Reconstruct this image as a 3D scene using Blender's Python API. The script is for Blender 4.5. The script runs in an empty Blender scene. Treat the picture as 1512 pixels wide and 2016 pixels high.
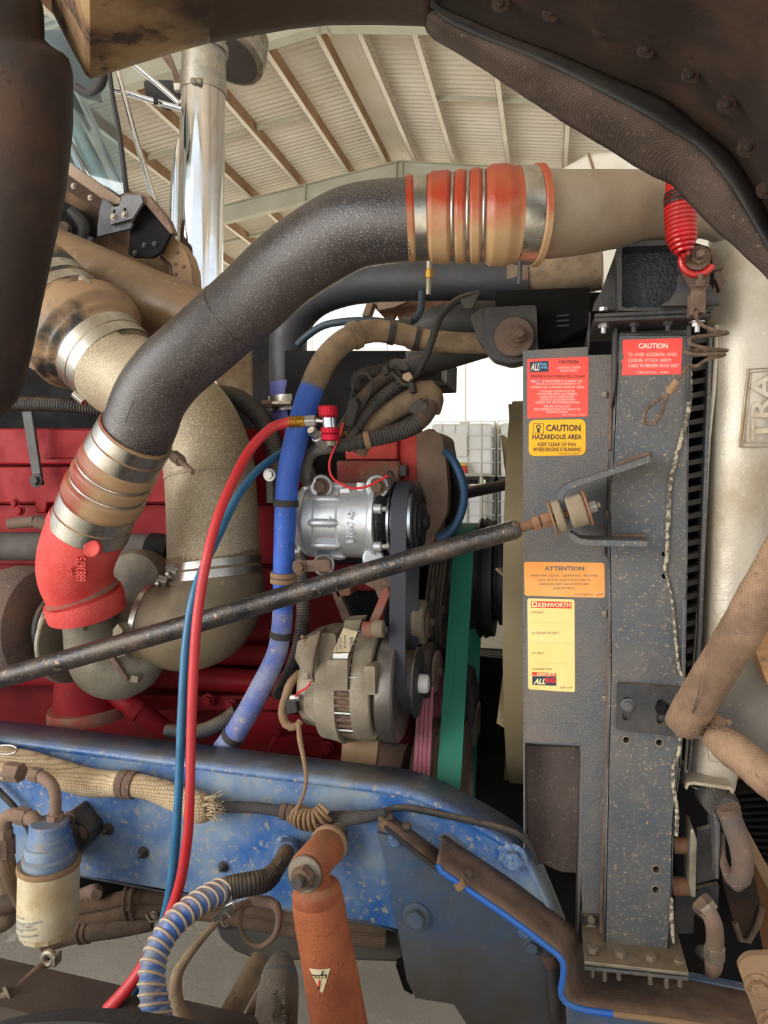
import bpy, math, random
from mathutils import Vector, Matrix, Quaternion
from mathutils.geometry import tessellate_polygon
random.seed(7)
SC = bpy.context.scene
COL = SC.collection
# ------------------------------------------------------------------ camera
# World: X = along the truck (front to the right), Y = across it, Z = up.
# The photographer stands beside the truck, turned 13 degrees to its rear.
F, CX, HY, CAMH, YAW = 1400.0, 756.0, 925.0, 1.45, math.radians(13.0)
cam = bpy.data.cameras.new('camera'); co = bpy.data.objects.new('camera', cam); COL.objects.link(co)
cam.sensor_width = 36.0; cam.lens = F/2016*36.0; cam.shift_y = (HY-1008)/2016.0
cam.clip_start = 0.02; cam.clip_end = 200
co.location = (0, 0, CAMH); co.rotation_euler = (math.pi/2, 0, YAW)
SC.camera = co
# ------------------------------------------------------------------ daylight
w = bpy.data.worlds.new('sky'); SC.world = w; w.use_nodes = True
bg = w.node_tree.nodes['Background']; bg.inputs[0].default_value = (0.86, 0.93, 1.0, 1); bg.inputs[1].default_value = 0.85
def light(name, kind, loc, rot, energy, color, **kw):
    l = bpy.data.lights.new(name, kind); l.energy = energy; l.color = color
    for k, v in kw.items(): setattr(l, k, v)
    o = bpy.data.objects.new(name, l); COL.objects.link(o); o.location = loc; o.rotation_euler = rot
    return o
# sun outside the shed: it reaches the yard and the far wall, never the truck
light('sun', 'SUN', (0, -20, 20), (math.radians(42), 0, math.radians(-18)), 9.6, (1.0, 0.93, 0.82), angle=0.01)
# daylight coming in through the open front of the shed, behind the photographer
light('open_front_daylight', 'AREA', (-6.5, -5.0, 3.1), (math.radians(80), 0, math.radians(-50)), 560, (1.0, 0.97, 0.92), shape='RECTANGLE', size=6, size_y=5)
SC.view_settings.view_transform = 'Standard'
SC.view_settings.look = 'None'; SC.view_settings.gamma = 1.0; SC.view_settings.use_curve_mapping = False
SC.view_settings.exposure = 0.62

# ------------------------------------------------------------------ pixels to places
CA, SA = math.cos(YAW), math.sin(YAW)
def ray(px, py):
    rx, rz = (px-CX)/F, -(py-HY)/F
    return Vector((CA*rx-SA, SA*rx+CA, rz))
def P(px, py, Y):
    d = ray(px, py); return Vector((0, 0, CAMH)) + d*(Y/d.y)
def PZ(px, py, z):
    d = ray(px, py); return Vector((0, 0, CAMH)) + d*((z-CAMH)/d.z)
def S(n, px, Y):                       # n pixels at column px on the plane Y, in metres
    return n*Y/ray(px, HY).y/F

# ------------------------------------------------------------------ bookkeeping
LOC = {}      # mesh objects placed by an explicit location keep it, the others are re-centred at the end
def tag(o, label, cat, group=None):
    o['label'] = label; o['category'] = cat
    if group: o['group'] = group
    return o
def thing(name, label, cat, group=None):
    o = bpy.data.objects.new(name, None); COL.objects.link(o); o.empty_display_size = .05
    return tag(o, label, cat, group)

class M:
    def __init__(s): s.v = []; s.f = []
    def add(s, v, f):
        b = len(s.v); s.v += [Vector(x) for x in v]; s.f += [tuple(i+b for i in t) for t in f]; return s
    def tube(s, pts, rad, seg=18, cap=True, closed=False, ell=1.0):
        n = len(pts); pts = [Vector(p) for p in pts]
        T = []
        for i in range(n):
            a = pts[i-1] if (i > 0 or closed) else pts[0]; b = pts[(i+1) % n] if (i < n-1 or closed) else pts[-1]
            t = (b-a); T.append(t.normalized() if t.length > 1e-9 else Vector((1, 0, 0)))
        u = T[0].cross(Vector((0, 0, 1)))
        if u.length < .1: u = T[0].cross(Vector((0, 1, 0)))
        u.normalize(); V = []
        for i in range(n):
            u = (u - T[i]*u.dot(T[i])).normalized(); w_ = T[i].cross(u)
            for k in range(seg):
                a = 2*math.pi*k/seg; V.append(pts[i] + (u*math.cos(a)+w_*math.sin(a)*ell)*rad[i])
        Fc = []
        for i in range(n-(0 if closed else 1)):
            j = (i+1) % n
            for k in range(seg):
                l = (k+1) % seg; Fc.append((i*seg+k, i*seg+l, j*seg+l, j*seg+k))
        if cap and not closed:
            Fc.append(tuple(reversed(range(seg)))); Fc.append(tuple((n-1)*seg+k for k in range(seg)))
        return s.add(V, Fc)
    def lathe(s, o, ax, prof, seg=32, cap=True):
        o = Vector(o); ax = Vector(ax).normalized()
        u = ax.cross(Vector((0, 0, 1)))
        if u.length < .1: u = ax.cross(Vector((0, 1, 0)))
        u.normalize(); w_ = ax.cross(u); V = []; Fc = []
        for h, r in prof:
            for k in range(seg):
                a = 2*math.pi*k/seg; V.append(o+ax*h+(u*math.cos(a)+w_*math.sin(a))*max(r, 1e-5))
        for i in range(len(prof)-1):
            for k in range(seg):
                l = (k+1) % seg; Fc.append((i*seg+k, i*seg+l, (i+1)*seg+l, (i+1)*seg+k))
        if cap: Fc.append(tuple(reversed(range(seg)))); Fc.append(tuple((len(prof)-1)*seg+k for k in range(seg)))
        return s.add(V, Fc)
    def prism(s, outer, vec, holes=()):
        vec = Vector(vec); loops = [[Vector(p) for p in outer]]+[[Vector(p) for p in h] for h in holes]
        flat = [p for l in loops for p in l]; n = len(flat)
        tri = tessellate_polygon([[tuple(p) for p in l] for l in loops])
        Fc = [tuple(t) for t in tri]+[tuple(n+i for i in reversed(t)) for t in tri]
        b = 0
        for l in loops:
            m = len(l)
            for i in range(m):
                j = (i+1) % m; Fc.append((b+i, b+j, n+b+j, n+b+i))
            b += m
        return s.add(flat+[p+vec for p in flat], Fc)
    def box(s, c, size, rot=None):
        x, y, z = [k/2 for k in size]; c = Vector(c)
        V = [Vector((a, b, d)) for a in (-x, x) for b in (-y, y) for d in (-z, z)]
        if rot is not None: V = [rot @ v for v in V]
        return s.add([c+v for v in V], [(0, 1, 3, 2), (4, 6, 7, 5), (0, 4, 5, 1), (2, 3, 7, 6), (0, 2, 6, 4), (1, 5, 7, 3)])
    def grid(s, rows):
        n = len(rows[0]); V = [p for r in rows for p in r]
        return s.add(V, [(i*n+k, i*n+k+1, (i+1)*n+k+1, (i+1)*n+k) for i in range(len(rows)-1) for k in range(n-1)])

def ob(m, name, mat, parent=None, sm=38, bev=0, solid=0, sub=0, label=None, kind=None):
    me = bpy.data.meshes.new(name); me.from_pydata([tuple(v) for v in m.v], [], m.f); me.validate(); me.update()
    me.materials.append(mat)
    import bmesh
    b = bmesh.new(); b.from_mesh(me); bmesh.ops.recalc_face_normals(b, faces=b.faces); b.to_mesh(me); b.free()
    if sm:
        for p in me.polygons: p.use_smooth = True
        me.set_sharp_from_angle(angle=math.radians(sm))
    o = bpy.data.objects.new(name, me); COL.objects.link(o); o.parent = parent
    if solid:
        k = o.modifiers.new('thickness', 'SOLIDIFY'); k.thickness = solid; k.offset = 0
    if bev:
        k = o.modifiers.new('edges', 'BEVEL'); k.width = bev; k.segments = 2; k.limit_method = 'ANGLE'; k.angle_limit = .6
    if sub:
        k = o.modifiers.new('sub', 'SUBSURF'); k.levels = sub; k.render_levels = sub
    if label: o['label'] = label
    if kind: o['kind'] = kind
    return o
def put(src_mesh, name, parent, loc, quat=None, scale=1.0):      # one more object on shared mesh data
    o = bpy.data.objects.new(name, src_mesh); COL.objects.link(o); o.parent = parent
    LOC[o.name] = Vector(loc)
    if quat is not None: o.rotation_mode = 'QUATERNION'; o.rotation_quaternion = quat
    o.scale = (scale,)*3 if not hasattr(scale, '__len__') else scale
    return o

# ------------------------------------------------------------------ paths given as (px, py, Y, width in px)
def cr(a, b, c, d, t):
    return [.5*((2*b[i])+(-a[i]+c[i])*t+(2*a[i]-5*b[i]+4*c[i]-d[i])*t*t+(-a[i]+3*b[i]-3*c[i]+d[i])*t**3) for i in range(len(a))]
class Path:
    def __init__(s, pts, div=16, world=False):
        n = len(pts); D = []
        for i in range(n-1):
            a = pts[max(i-1, 0)]; b = pts[i]; c = pts[i+1]; d = pts[min(i+2, n-1)]
            for k in range(div): D.append(cr(a, b, c, d, k/div))
        D.append(list(pts[-1]))
        if world: s.p = [Vector(q[:3]) for q in D]; s.r = [q[3] for q in D]
        else:
            s.p = [P(*q[:3]) for q in D]; s.r = [S(q[3]/2, q[0], q[2]) for q in D]
        s.c = [0.0]
        for i in range(1, len(s.p)): s.c.append(s.c[-1]+(s.p[i]-s.p[i-1]).length)
        s.L = s.c[-1]
    def at(s, f):
        d = min(max(f, 0), 1)*s.L; i = 0; lo, hi = 0, len(s.c)-1
        while hi-lo > 1:
            mid = (lo+hi)//2
            if s.c[mid] <= d: lo = mid
            else: hi = mid
        k = (d-s.c[lo])/max(s.c[hi]-s.c[lo], 1e-9)
        return s.p[lo].lerp(s.p[hi], k), s.r[lo]*(1-k)+s.r[hi]*k
    def dir(s, f):
        return (s.at(min(f+.01, 1))[0]-s.at(max(f-.01, 0))[0]).normalized()
def tube(name, path, mat, parent, f0=0, f1=1, n=0, rs=1.0, dr=0, seg=20, corr=None, label=None, ell=1.0, prof=None, **kw):
    if not isinstance(path, Path): path = Path(path)
    L = path.L*(f1-f0)
    if corr: n = max(8, int(L/corr[0]*6))
    n = n or max(6, int(L/.012))
    pts = []; rad = []
    for i in range(n+1):
        t = i/n; p, r = path.at(f0+(f1-f0)*t); pts.append(p); q = r*rs+dr
        if corr: q *= 1+corr[1]*math.sin(2*math.pi*t*L/corr[0])
        if prof: q *= prof(t)
        rad.append(q)
    return ob(M().tube(pts, rad, seg, ell=ell), name, mat, parent, label=label, **kw)
def band(name, path, f0, f1, mat, parent, dr=.002, label=None, rs=1.0, n=4):
    return tube(name, path, mat, parent, f0, f1, n=n, dr=dr, rs=rs, seg=40, label=label, sm=30)
def helix(path, f0, f1, turns, rs, wr, per=14, phase=0.0, seg=6, dr=0):
    n = int(turns*per); pts = []
    u = None
    for i in range(n+1):
        f = f0+(f1-f0)*i/n; p, r = path.at(f); t = path.dir(f)
        if u is None:
            u = t.cross(Vector((0, 0, 1)))
            if u.length < .1: u = t.cross(Vector((0, 1, 0)))
        u = (u-t*u.dot(t)).normalized(); w_ = t.cross(u); a = phase+2*math.pi*i/per
        pts.append(p+(u*math.cos(a)+w_*math.sin(a))*(r*rs+dr))
    return M().tube(pts, [wr]*len(pts), seg)
def cyl(name, a, b, wpx, mat, parent, seg=24, bev=0, label=None, w2=None):   # a, b = (px, py, Y)
    pa, pb = P(*a), P(*b); r = S(wpx/2, a[0], a[2]); r2 = S((w2 or wpx)/2, b[0], b[2])
    return ob(M().tube([pa, pb], [r, r2], seg), name, mat, parent, bev=bev, label=label)
def rnd(poly, r, k=5):
    out = []; n = len(poly)
    for i in range(n):
        p = Vector(poly[i][:2]); a = Vector(poly[i-1][:2]); b = Vector(poly[(i+1) % n][:2])
        d1 = min(r, (a-p).length*.45); d2 = min(r, (b-p).length*.45)
        s = p+(a-p).normalized()*d1; e = p+(b-p).normalized()*d2
        for j in range(k+1):
            t = j/k; q = s*(1-t)**2+p*2*t*(1-t)+e*t*t; out.append((q.x, q.y))
    return out
def circ(cx, cy, r, n=18, ry=None):
    return [(cx+r*math.cos(2*math.pi*i/n), cy+(ry or r)*math.sin(2*math.pi*i/n)) for i in range(n)]
def slot(cx, y0, y1, w):
    r = w/2; o = []
    for i in range(9): a = math.pi+math.pi*i/8; o.append((cx+r*math.cos(a), y0+r+r*math.sin(a)))
    for i in range(9): a = math.pi*i/8; o.append((cx+r*math.cos(a), y1-r+r*math.sin(a)))
    return o
def PP(q, Y): return P(q[0], q[1], q[2] if len(q) > 2 else Y)
def plate(name, poly, Y, th, mat, parent, holes=(), bev=.002, label=None, **kw):
    return ob(M().prism([PP(q, Y) for q in poly], (0, th, 0), [[PP(q, Y) for q in h] for h in holes]), name, mat, parent, bev=bev, label=label, **kw)
def rect(x0, y0, x1, y1): return [(x0, y0), (x1, y0), (x1, y1), (x0, y1)]
def resample(pts, n, div=8, smooth=True):
    m = len(pts); D = []
    for i in range(m-1):
        a = pts[max(i-1, 0)]; b = pts[i]; c = pts[i+1]; d = pts[min(i+2, m-1)]
        for k in range(div):
            D.append(cr(a, b, c, d, k/div) if smooth else [b[j]+(c[j]-b[j])*k/div for j in range(3)])
    D.append(list(pts[-1])); L = [0]
    for i in range(1, len(D)): L.append(L[-1]+math.hypot(D[i][0]-D[i-1][0], D[i][1]-D[i-1][1]))
    o = []; j = 0
    for i in range(n):
        d = L[-1]*i/(n-1)
        while j < len(L)-2 and L[j+1] < d: j += 1
        k = (d-L[j])/max(L[j+1]-L[j], 1e-9); o.append([D[j][q]+(D[j+1][q]-D[j][q])*k for q in range(3)])
    return o
def sheet(name, rows, mat, parent, n=40, th=.004, sm=60, wob=0, smooth=True, **kw):
    R = []
    for r in rows:
        q = resample(r, n, smooth=smooth); R.append([P(*p)+Vector((0, random.uniform(-wob, wob), random.uniform(-wob, wob))) for p in q])
    return ob(M().grid(R), name, mat, parent, solid=th, sm=sm, **kw)
def ribbon(name, pts, thpx, Y, depth, mat, parent, bev=.0015, **kw):       # flat bar bent along a line, standing on edge
    L, R = [], []
    n = len(pts)
    for i in range(n):
        a = Vector(pts[max(i-1, 0)][:2]); b = Vector(pts[min(i+1, n-1)][:2]); d = (b-a).normalized(); nn = Vector((-d.y, d.x))
        p = Vector(pts[i][:2]); L.append((p+nn*thpx/2)[:]); R.append((p-nn*thpx/2)[:])
    return plate(name, L+R[::-1], Y, depth, mat, parent, bev=bev, **kw)
def hexprof(r, n=6, ph=0): return [(r*math.cos(2*math.pi*i/n+ph), r*math.sin(2*math.pi*i/n+ph)) for i in range(n)]
_bm = {}
def boltmesh(kind, mat):
    k = (kind, mat.name)
    if k in _bm: return _bm[k]
    m = M()
    if kind in ('hex', 'stud', 'flat'):
        m.lathe((0, 0, 0), (0, 0, 1), [(0, .5), (.07, .5), (.08, .48), (.08, .2)], 24)
    if kind in ('hex', 'plain'):
        m.prism([(x, y, .06) for x, y in hexprof(.34)], (0, 0, .26)); m.lathe((0, 0, .31), (0, 0, 1), [(0, .29), (.03, .26)], 18)
    if kind == 'stud':
        m.prism([(x, y, .08) for x, y in hexprof(.33)], (0, 0, .26))
        m.lathe((0, 0, .3), (0, 0, 1), [(h*.05, .18 if h % 2 else .165) for h in range(9)]+[(.43, .13)], 14)
    if kind == 'flat': m.lathe((0, 0, .07), (0, 0, 1), [(0, .2), (.12, .2), (.16, .14)], 16)
    if kind == 'dome': m.lathe((0, 0, 0), (0, 0, 1), [(0, .5), (.12, .47), (.22, .36), (.28, .18), (.3, .02)], 20)
    o = ob(m, 'bolt', mat); me = o.data; bpy.data.objects.remove(o); _bm[k] = me; return me
def bolt(px, py, Y, wpx, parent, mat, axis=(0, -1, 0), kind='hex', name='bolt', spin=None):
    q = Vector((0, 0, 1)).rotation_difference(Vector(axis)) @ Quaternion((0, 0, 1), random.uniform(0, 1) if spin is None else spin)
    return put(boltmesh(kind, mat), name, parent, P(px, py, Y), q, S(wpx, px, Y))
def text(name, body, x0, y0, x1, y1, Y, mat, parent, rot=0, bold=0, thick=0, squash=True, slant=0):   # fits the words into a pixel box on the plane Y
    c = bpy.data.curves.new(name, 'FONT'); c.body = body; c.size = 1; c.offset = bold; c.resolution_u = 2; c.extrude = 0
    o = bpy.data.objects.new(name, c); me0 = bpy.data.meshes.new_from_object(o)
    V = [v.co.copy() for v in me0.vertices]; Fc = [tuple(p.vertices) for p in me0.polygons]
    bpy.data.objects.remove(o); bpy.data.meshes.remove(me0)
    if not V: return None
    if rot: V = [Vector((-v.y, v.x, 0)) for v in V]
    if slant: V = [Vector((v.x+slant*v.y, v.y, 0)) for v in V]
    ax, bx = min(v.x for v in V), max(v.x for v in V); ay, by = min(v.y for v in V), max(v.y for v in V)
    V2 = [P(x0+(v.x-ax)/(bx-ax)*(x1-x0), y1-(v.y-ay)/(by-ay)*(y1-y0), Y) for v in V]
    m = M().add(V2, Fc)
    o = ob(m, name, mat, parent, sm=0)
    if thick:
        k = o.modifiers.new('relief', 'SOLIDIFY'); k.thickness = thick; k.offset = 0
    return o
def belt(name, circles, x0, x1, th, mat, parent=None):      # belt around pulleys whose axes run along X; circles = (y, z, r)
    pts = []
    for y, z, r in circles:
        for i in range(40): a = 2*math.pi*i/40; pts.append((y+(r+th)*math.cos(a), z+(r+th)*math.sin(a)))
    pts = sorted(set(pts)); cro = lambda o, a, b: (a[0]-o[0])*(b[1]-o[1])-(a[1]-o[1])*(b[0]-o[0])
    def half(ps):
        h = []
        for p in ps:
            while len(h) > 1 and cro(h[-2], h[-1], p) <= 0: h.pop()
            h.append(p)
        return h[:-1]
    H = half(pts)+half(pts[::-1]); n = len(H); I = []
    for i in range(n):
        a, b = H[i-1], H[(i+1) % n]; d = Vector((b[0]-a[0], b[1]-a[1])).normalized(); I.append((H[i][0]-d.y*th, H[i][1]+d.x*th))
    V = [(x0, *p) for p in H]+[(x1, *p) for p in H]+[(x0, *p) for p in I]+[(x1, *p) for p in I]; Fc = []
    for i in range(n):
        j = (i+1) % n; Fc += [(i, j, n+j, n+i), (2*n+i, 3*n+i, 3*n+j, 2*n+j), (i, 2*n+i, 2*n+j, j), (n+i, n+j, 3*n+j, 3*n+i)]
    return ob(M().add(V, Fc), name, mat, parent, sm=30)

# ------------------------------------------------------------------ materials
def hx(s):
    v = [int(s[i:i+2], 16)/255 for i in (0, 2, 4)]
    return tuple(c/12.92 if c <= .04045 else ((c+.055)/1.055)**2.4 for c in v)+(1,)
_m = {}
def mat(name, c1, c2=None, thr=.5, wid=.12, sc=12, rough=.6, metal=0.0, bump=.15, bsc=120, c3=None, spk=.62, ssc=90, dust=None, dstr=.0, aniso=None, coat=0, detail=8, grad=None, spec=None, swid=.08):
    if name in _m: return _m[name]
    m = bpy.data.materials.new(name); m.use_nodes = True; _m[name] = m
    nt = m.node_tree; N = nt.nodes; L = nt.links; b = N['Principled BSDF']
    tc = N.new('ShaderNodeTexCoord'); vec = tc.outputs['Object']
    if aniso:
        mp = N.new('ShaderNodeMapping'); mp.inputs['Scale'].default_value = aniso; L.new(vec, mp.inputs[0]); vec = mp.outputs[0]
    def noise(s, d=detail, r=.6):
        n = N.new('ShaderNodeTexNoise'); n.inputs['Scale'].default_value = s; n.inputs['Detail'].default_value = d; n.inputs['Roughness'].default_value = r
        L.new(vec, n.inputs['Vector']); return n.outputs[0]
    def rng(x, a, c):
        r = N.new('ShaderNodeMapRange'); r.inputs[1].default_value = a; r.inputs[2].default_value = c; L.new(x, r.inputs[0]); return r.outputs[0]
    def mix(f, a, c):
        x = N.new('ShaderNodeMix'); x.data_type = 'RGBA'
        L.new(f, x.inputs[0])
        for s_, i in ((a, 6), (c, 7)):
            if isinstance(s_, tuple): x.inputs[i].default_value = s_
            else: L.new(s_, x.inputs[i])
        return x.outputs[2]
    col = hx(c1)
    if c2:
        f = rng(noise(sc), thr-wid, thr+wid); col = mix(f, col, hx(c2))
        fr = N.new('ShaderNodeMapRange'); fr.inputs[3].default_value = rough; fr.inputs[4].default_value = min(1, rough+.2); L.new(f, fr.inputs[0]); L.new(fr.outputs[0], b.inputs['Roughness'])
    else: b.inputs['Roughness'].default_value = rough
    if c3: col = mix(rng(noise(ssc, 4, .7), spk, spk+swid), col, hx(c3))
    if grad:                                   # colour on one side: dirt, but on the hood corner the unlit brown: (colour, direction, from, to)
        dp_ = N.new('ShaderNodeVectorMath'); dp_.operation = 'DOT_PRODUCT'; L.new(tc.outputs['Object'], dp_.inputs[0]); dp_.inputs[1].default_value = grad[1]
        ad = N.new('ShaderNodeMath'); ad.operation = 'MULTIPLY_ADD'; L.new(noise(sc*1.7), ad.inputs[0]); ad.inputs[1].default_value = (grad[3]-grad[2])*1.6; L.new(dp_.outputs['Value'], ad.inputs[2])
        sh_ = (grad[3]-grad[2])*.8; col = mix(rng(ad.outputs[0], grad[2]+sh_, grad[3]+sh_), col, hx(grad[0]))
    if dust:                                   # settled dust lies on what faces up
        g = N.new('ShaderNodeNewGeometry'); sp = N.new('ShaderNodeSeparateXYZ'); L.new(g.outputs['Normal'], sp.inputs[0])
        k = rng(sp.outputs[2], .35, 1.0); mu = N.new('ShaderNodeMath'); mu.operation = 'MULTIPLY'; L.new(k, mu.inputs[0])
        L.new(rng(noise(sc*2.3), .3, .6), mu.inputs[1]); m2 = N.new('ShaderNodeMath'); m2.operation = 'MULTIPLY'; L.new(mu.outputs[0], m2.inputs[0]); m2.inputs[1].default_value = dstr or .7
        col = mix(m2.outputs[0], col, hx(dust))
    if isinstance(col, tuple): b.inputs['Base Color'].default_value = col
    else: L.new(col, b.inputs['Base Color'])
    b.inputs['Metallic'].default_value = metal
    if spec is not None: b.inputs['Specular IOR Level'].default_value = spec
    if coat: b.inputs['Coat Weight'].default_value = coat; b.inputs['Coat Roughness'].default_value = .15
    if bump:
        bp = N.new('ShaderNodeBump'); bp.inputs['Strength'].default_value = bump; bp.inputs['Distance'].default_value = .004
        L.new(noise(bsc, 5), bp.inputs['Height']); L.new(bp.outputs[0], b.inputs['Normal'])
    return m
def weave(name, c1, c2, scale=60, rough=.95, strength=.45, c3=None, dark=.55):     # scale = threads per metre / 6
    m = mat(name, c1, c2, sc=14, rough=rough, bump=0, c3=c3, ssc=160, spk=.6)
    nt = m.node_tree; N = nt.nodes; L = nt.links; b = N['Principled BSDF']; tc = N.new('ShaderNodeTexCoord')
    src = b.inputs['Base Color'].links[0].from_socket; out = []
    for d in ('X', 'Z'):
        wv = N.new('ShaderNodeTexWave'); wv.bands_direction = d; wv.inputs['Scale'].default_value = scale; wv.inputs['Distortion'].default_value = 2.2; wv.inputs['Detail'].default_value = 1; wv.inputs['Detail Scale'].default_value = .6
        L.new(tc.outputs['Object'], wv.inputs['Vector']); out.append(wv.outputs['Fac'])
    a = N.new('ShaderNodeMath'); a.operation = 'MINIMUM'; L.new(out[0], a.inputs[0]); L.new(out[1], a.inputs[1])
    r = N.new('ShaderNodeMapRange'); r.inputs[1].default_value = .0; r.inputs[2].default_value = .5; r.inputs[3].default_value = dark; r.inputs[4].default_value = 1.08; L.new(a.outputs[0], r.inputs[0])
    x = N.new('ShaderNodeMix'); x.data_type = 'RGBA'; x.blend_type = 'MULTIPLY'; x.inputs[0].default_value = 1; L.new(src, x.inputs[6]); L.new(r.outputs[0], x.inputs[7]); L.new(x.outputs[2], b.inputs['Base Color'])
    bp = N.new('ShaderNodeBump'); bp.inputs['Strength'].default_value = strength; bp.inputs['Distance'].default_value = .001
    L.new(a.outputs[0], bp.inputs['Height']); L.new(bp.outputs[0], b.inputs['Normal'])
    return m
DUST = 'a88a68'
black_pipe = mat('black_pipe', '2a282a', '463f3e', sc=11, rough=.24, bump=.3, bsc=330, c3='9a9089', spk=.575, ssc=420, thr=.5, wid=.16, spec=.9)
rod_black = mat('rod_black', '3a3a3c', '5a5048', sc=18, rough=.24, metal=.6, bump=.35, bsc=200, c3='8a7866', spk=.6, ssc=90, thr=.54, wid=.1)
black_steel = mat('black_steel', '2b2d31', '45413e', sc=16, rough=.45, bump=.3, bsc=160, c3='7d7468', spk=.68, ssc=120, dust=DUST, dstr=.5)
black_gloss = mat('black_gloss', '17191d', '26282c', sc=30, rough=.22, bump=.8, bsc=140, c3='55585c', spk=.66, ssc=150)
black_rubber = mat('black_rubber', '232427', '35322f', sc=14, rough=.6, bump=.12, dust=DUST, dstr=.35)
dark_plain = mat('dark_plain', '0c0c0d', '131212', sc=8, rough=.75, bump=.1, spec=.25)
belt_black = mat('belt_black', '2f323b', '3a3c44', sc=5, rough=.6, bump=.05)
rad_paint = mat('rad_paint', '484f56', '66605a', sc=8, rough=.36, bump=.3, bsc=180, c3='ab9274', spk=.585, ssc=190, thr=.54, wid=.15, swid=.1)
shroud_paint = mat('shroud_paint', '4b5157', '70645a', sc=7, rough=.52, bump=.3, bsc=220, c3='807b76', spk=.46, ssc=420, thr=.54, wid=.14, swid=.3)
shroud_rust = mat('shroud_rust', '5f5049', '4c413d', sc=7, rough=.75, bump=.25, c3='85705f', spk=.6, ssc=160)
blue_frame = mat('blue_frame', '2f5f9f', '8496a6', sc=6, rough=.4, bump=.12, bsc=90, c3='97938c', spk=.58, ssc=75, thr=.52, wid=.12, swid=.05, dust='6e665a', dstr=.85, coat=.1)
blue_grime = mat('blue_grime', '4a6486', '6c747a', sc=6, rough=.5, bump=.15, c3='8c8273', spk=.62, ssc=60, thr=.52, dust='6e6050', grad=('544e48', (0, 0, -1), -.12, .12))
blue_edge = mat('blue_edge', '1f62c4', '3b6fb4', sc=10, rough=.38, bump=.08, coat=.2)
blue_hose = mat('blue_hose', '2450ac', '3460bc', sc=25, rough=.5, bump=.2, bsc=200, c3='9a8a78', spk=.64, ssc=70)
blue_worn = mat('blue_worn', '5264a8', '848aa6', sc=22, rough=.65, bump=.2, c3='a89888', spk=.58, ssc=70)
tan_hose = mat('tan_hose', '8f7a60', '736250', sc=20, rough=.8, bump=.2, c3='5a4c42', spk=.6, ssc=90)
red_engine = mat('red_engine', '8a0d18', '74121a', sc=7, rough=.5, bump=.15, bsc=70, c3='6d4a40', spk=.66, ssc=45, dust='6a443a', dstr=.35, spec=.2)
red_cast = mat('red_cast', 'c4322f', 'd2504a', sc=9, rough=.5, bump=.5, bsc=190, c3='8a4238', spk=.69, ssc=80)
red_dusty = mat('red_dusty', '8f3a34', '80604f', sc=22, rough=.75, bump=.3, c3='9a7a62', spk=.6, ssc=110)
brown_dust = mat('brown_dust', '8c7366', '74604f', sc=8, rough=.9, bump=.15, c3='a08672', spk=.64, ssc=60)
tan_dust = mat('tan_dust', '9a7d5e', '866a4f', sc=6, rough=.7, bump=.2, bsc=160, c3='b49a7c', spk=.68, ssc=70)
tan_paint = mat('tan_paint', '7a6248', '6b543d', sc=5, rough=.38, bump=.12, bsc=120, c3='8f765a', spk=.6, ssc=60)
silicone = mat('silicone', '8a3a2a', '8f5c42', sc=13, rough=.34, bump=.12, thr=.54, wid=.1, c3='7a5a48', spk=.6, ssc=60, grad=('a08260', (.8, 0, -.6), -.01, .035))
silicone_red = mat('silicone_red', 'a83c22', 'a8583a', sc=11, rough=.36, bump=.12, thr=.55, wid=.1, c3='9c7b5c', spk=.64, ssc=60, grad=('b08f6a', (0, 0, -1), -.005, .045))
steel = mat('steel', 'c6c5c0', 'a29d92', sc=14, rough=.26, metal=1, bump=.06, c3='8c7a62', spk=.62, ssc=60)
steel_dull = mat('steel_dull', 'a39a8a', '84796a', sc=24, rough=.45, metal=.7, bump=.2, dust=DUST, dstr=.4)
chrome = mat('chrome', 'e4e6ea', 'd8d8da', sc=6, rough=.05, metal=1, bump=.015, bsc=14)
bright_zinc = mat('bright_zinc', 'd2d4d6', 'b8b6b0', sc=20, rough=.3, metal=.9, bump=.1)
cast_al = mat('cast_al', 'c4bcae', 'a89880', sc=6, rough=.42, metal=.45, bump=.3, bsc=240, c3='d4c8b2', spk=.62, ssc=120, thr=.55)
al_speck = mat('al_speck', 'a89a82', '84755d', sc=6, rough=.45, metal=.3, bump=.3, bsc=260, c3='cfc4aa', spk=.53, ssc=420, thr=.52, wid=.2)
al_new = mat('al_new', 'd6dade', 'bec2c7', sc=12, rough=.3, metal=.65, bump=.12, bsc=160, c3='9a9ea4', spk=.64, ssc=40)
al_dirty = mat('al_dirty', '9d927f', '837764', sc=12, rough=.6, metal=.25, bump=.4, bsc=210, c3='b0a48e', spk=.63, ssc=100)
grey_cast = mat('grey_cast', '8a8578', '716a5a', sc=9, rough=.42, metal=.35, bump=.3, bsc=220, c3='5e5648', spk=.64, ssc=60)
rust_iron = mat('rust_iron', '5b4f4a', '6e5a4c', sc=14, rough=.8, bump=.7, bsc=120, c3='8c7a6c', spk=.62, ssc=75)
rust_shock = mat('rust_shock', 'ac5f38', '8c4a2c', sc=9, rough=.65, bump=.5, bsc=210, c3='5e3a28', spk=.6, ssc=190, thr=.53, dust=DUST, dstr=.5)
rust_brown = mat('rust_brown', '7a6252', '5e4c42', sc=20, rough=.8, bump=.4, c3='96785c', spk=.62, ssc=110)
copper_rust = mat('copper_rust', '9a6c4c', '7a5842', sc=22, rough=.6, bump=.3)
red_hose_m = mat('red_hose', 'c22a2e', 'b52a32', sc=20, rough=.4, bump=.1, bsc=300, coat=.2)
blue_gauge = mat('blue_gauge', '1f5f86', '2b6c94', sc=20, rough=.4, bump=.1, bsc=300, coat=.2)
red_anod = mat('red_anod', 'b01228', 'c22038', sc=40, rough=.25, metal=.7, bump=.4, bsc=500)
brass = mat('brass', 'c49a3c', 'b08a3c', sc=20, rough=.3, metal=1, bump=.05)
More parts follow.
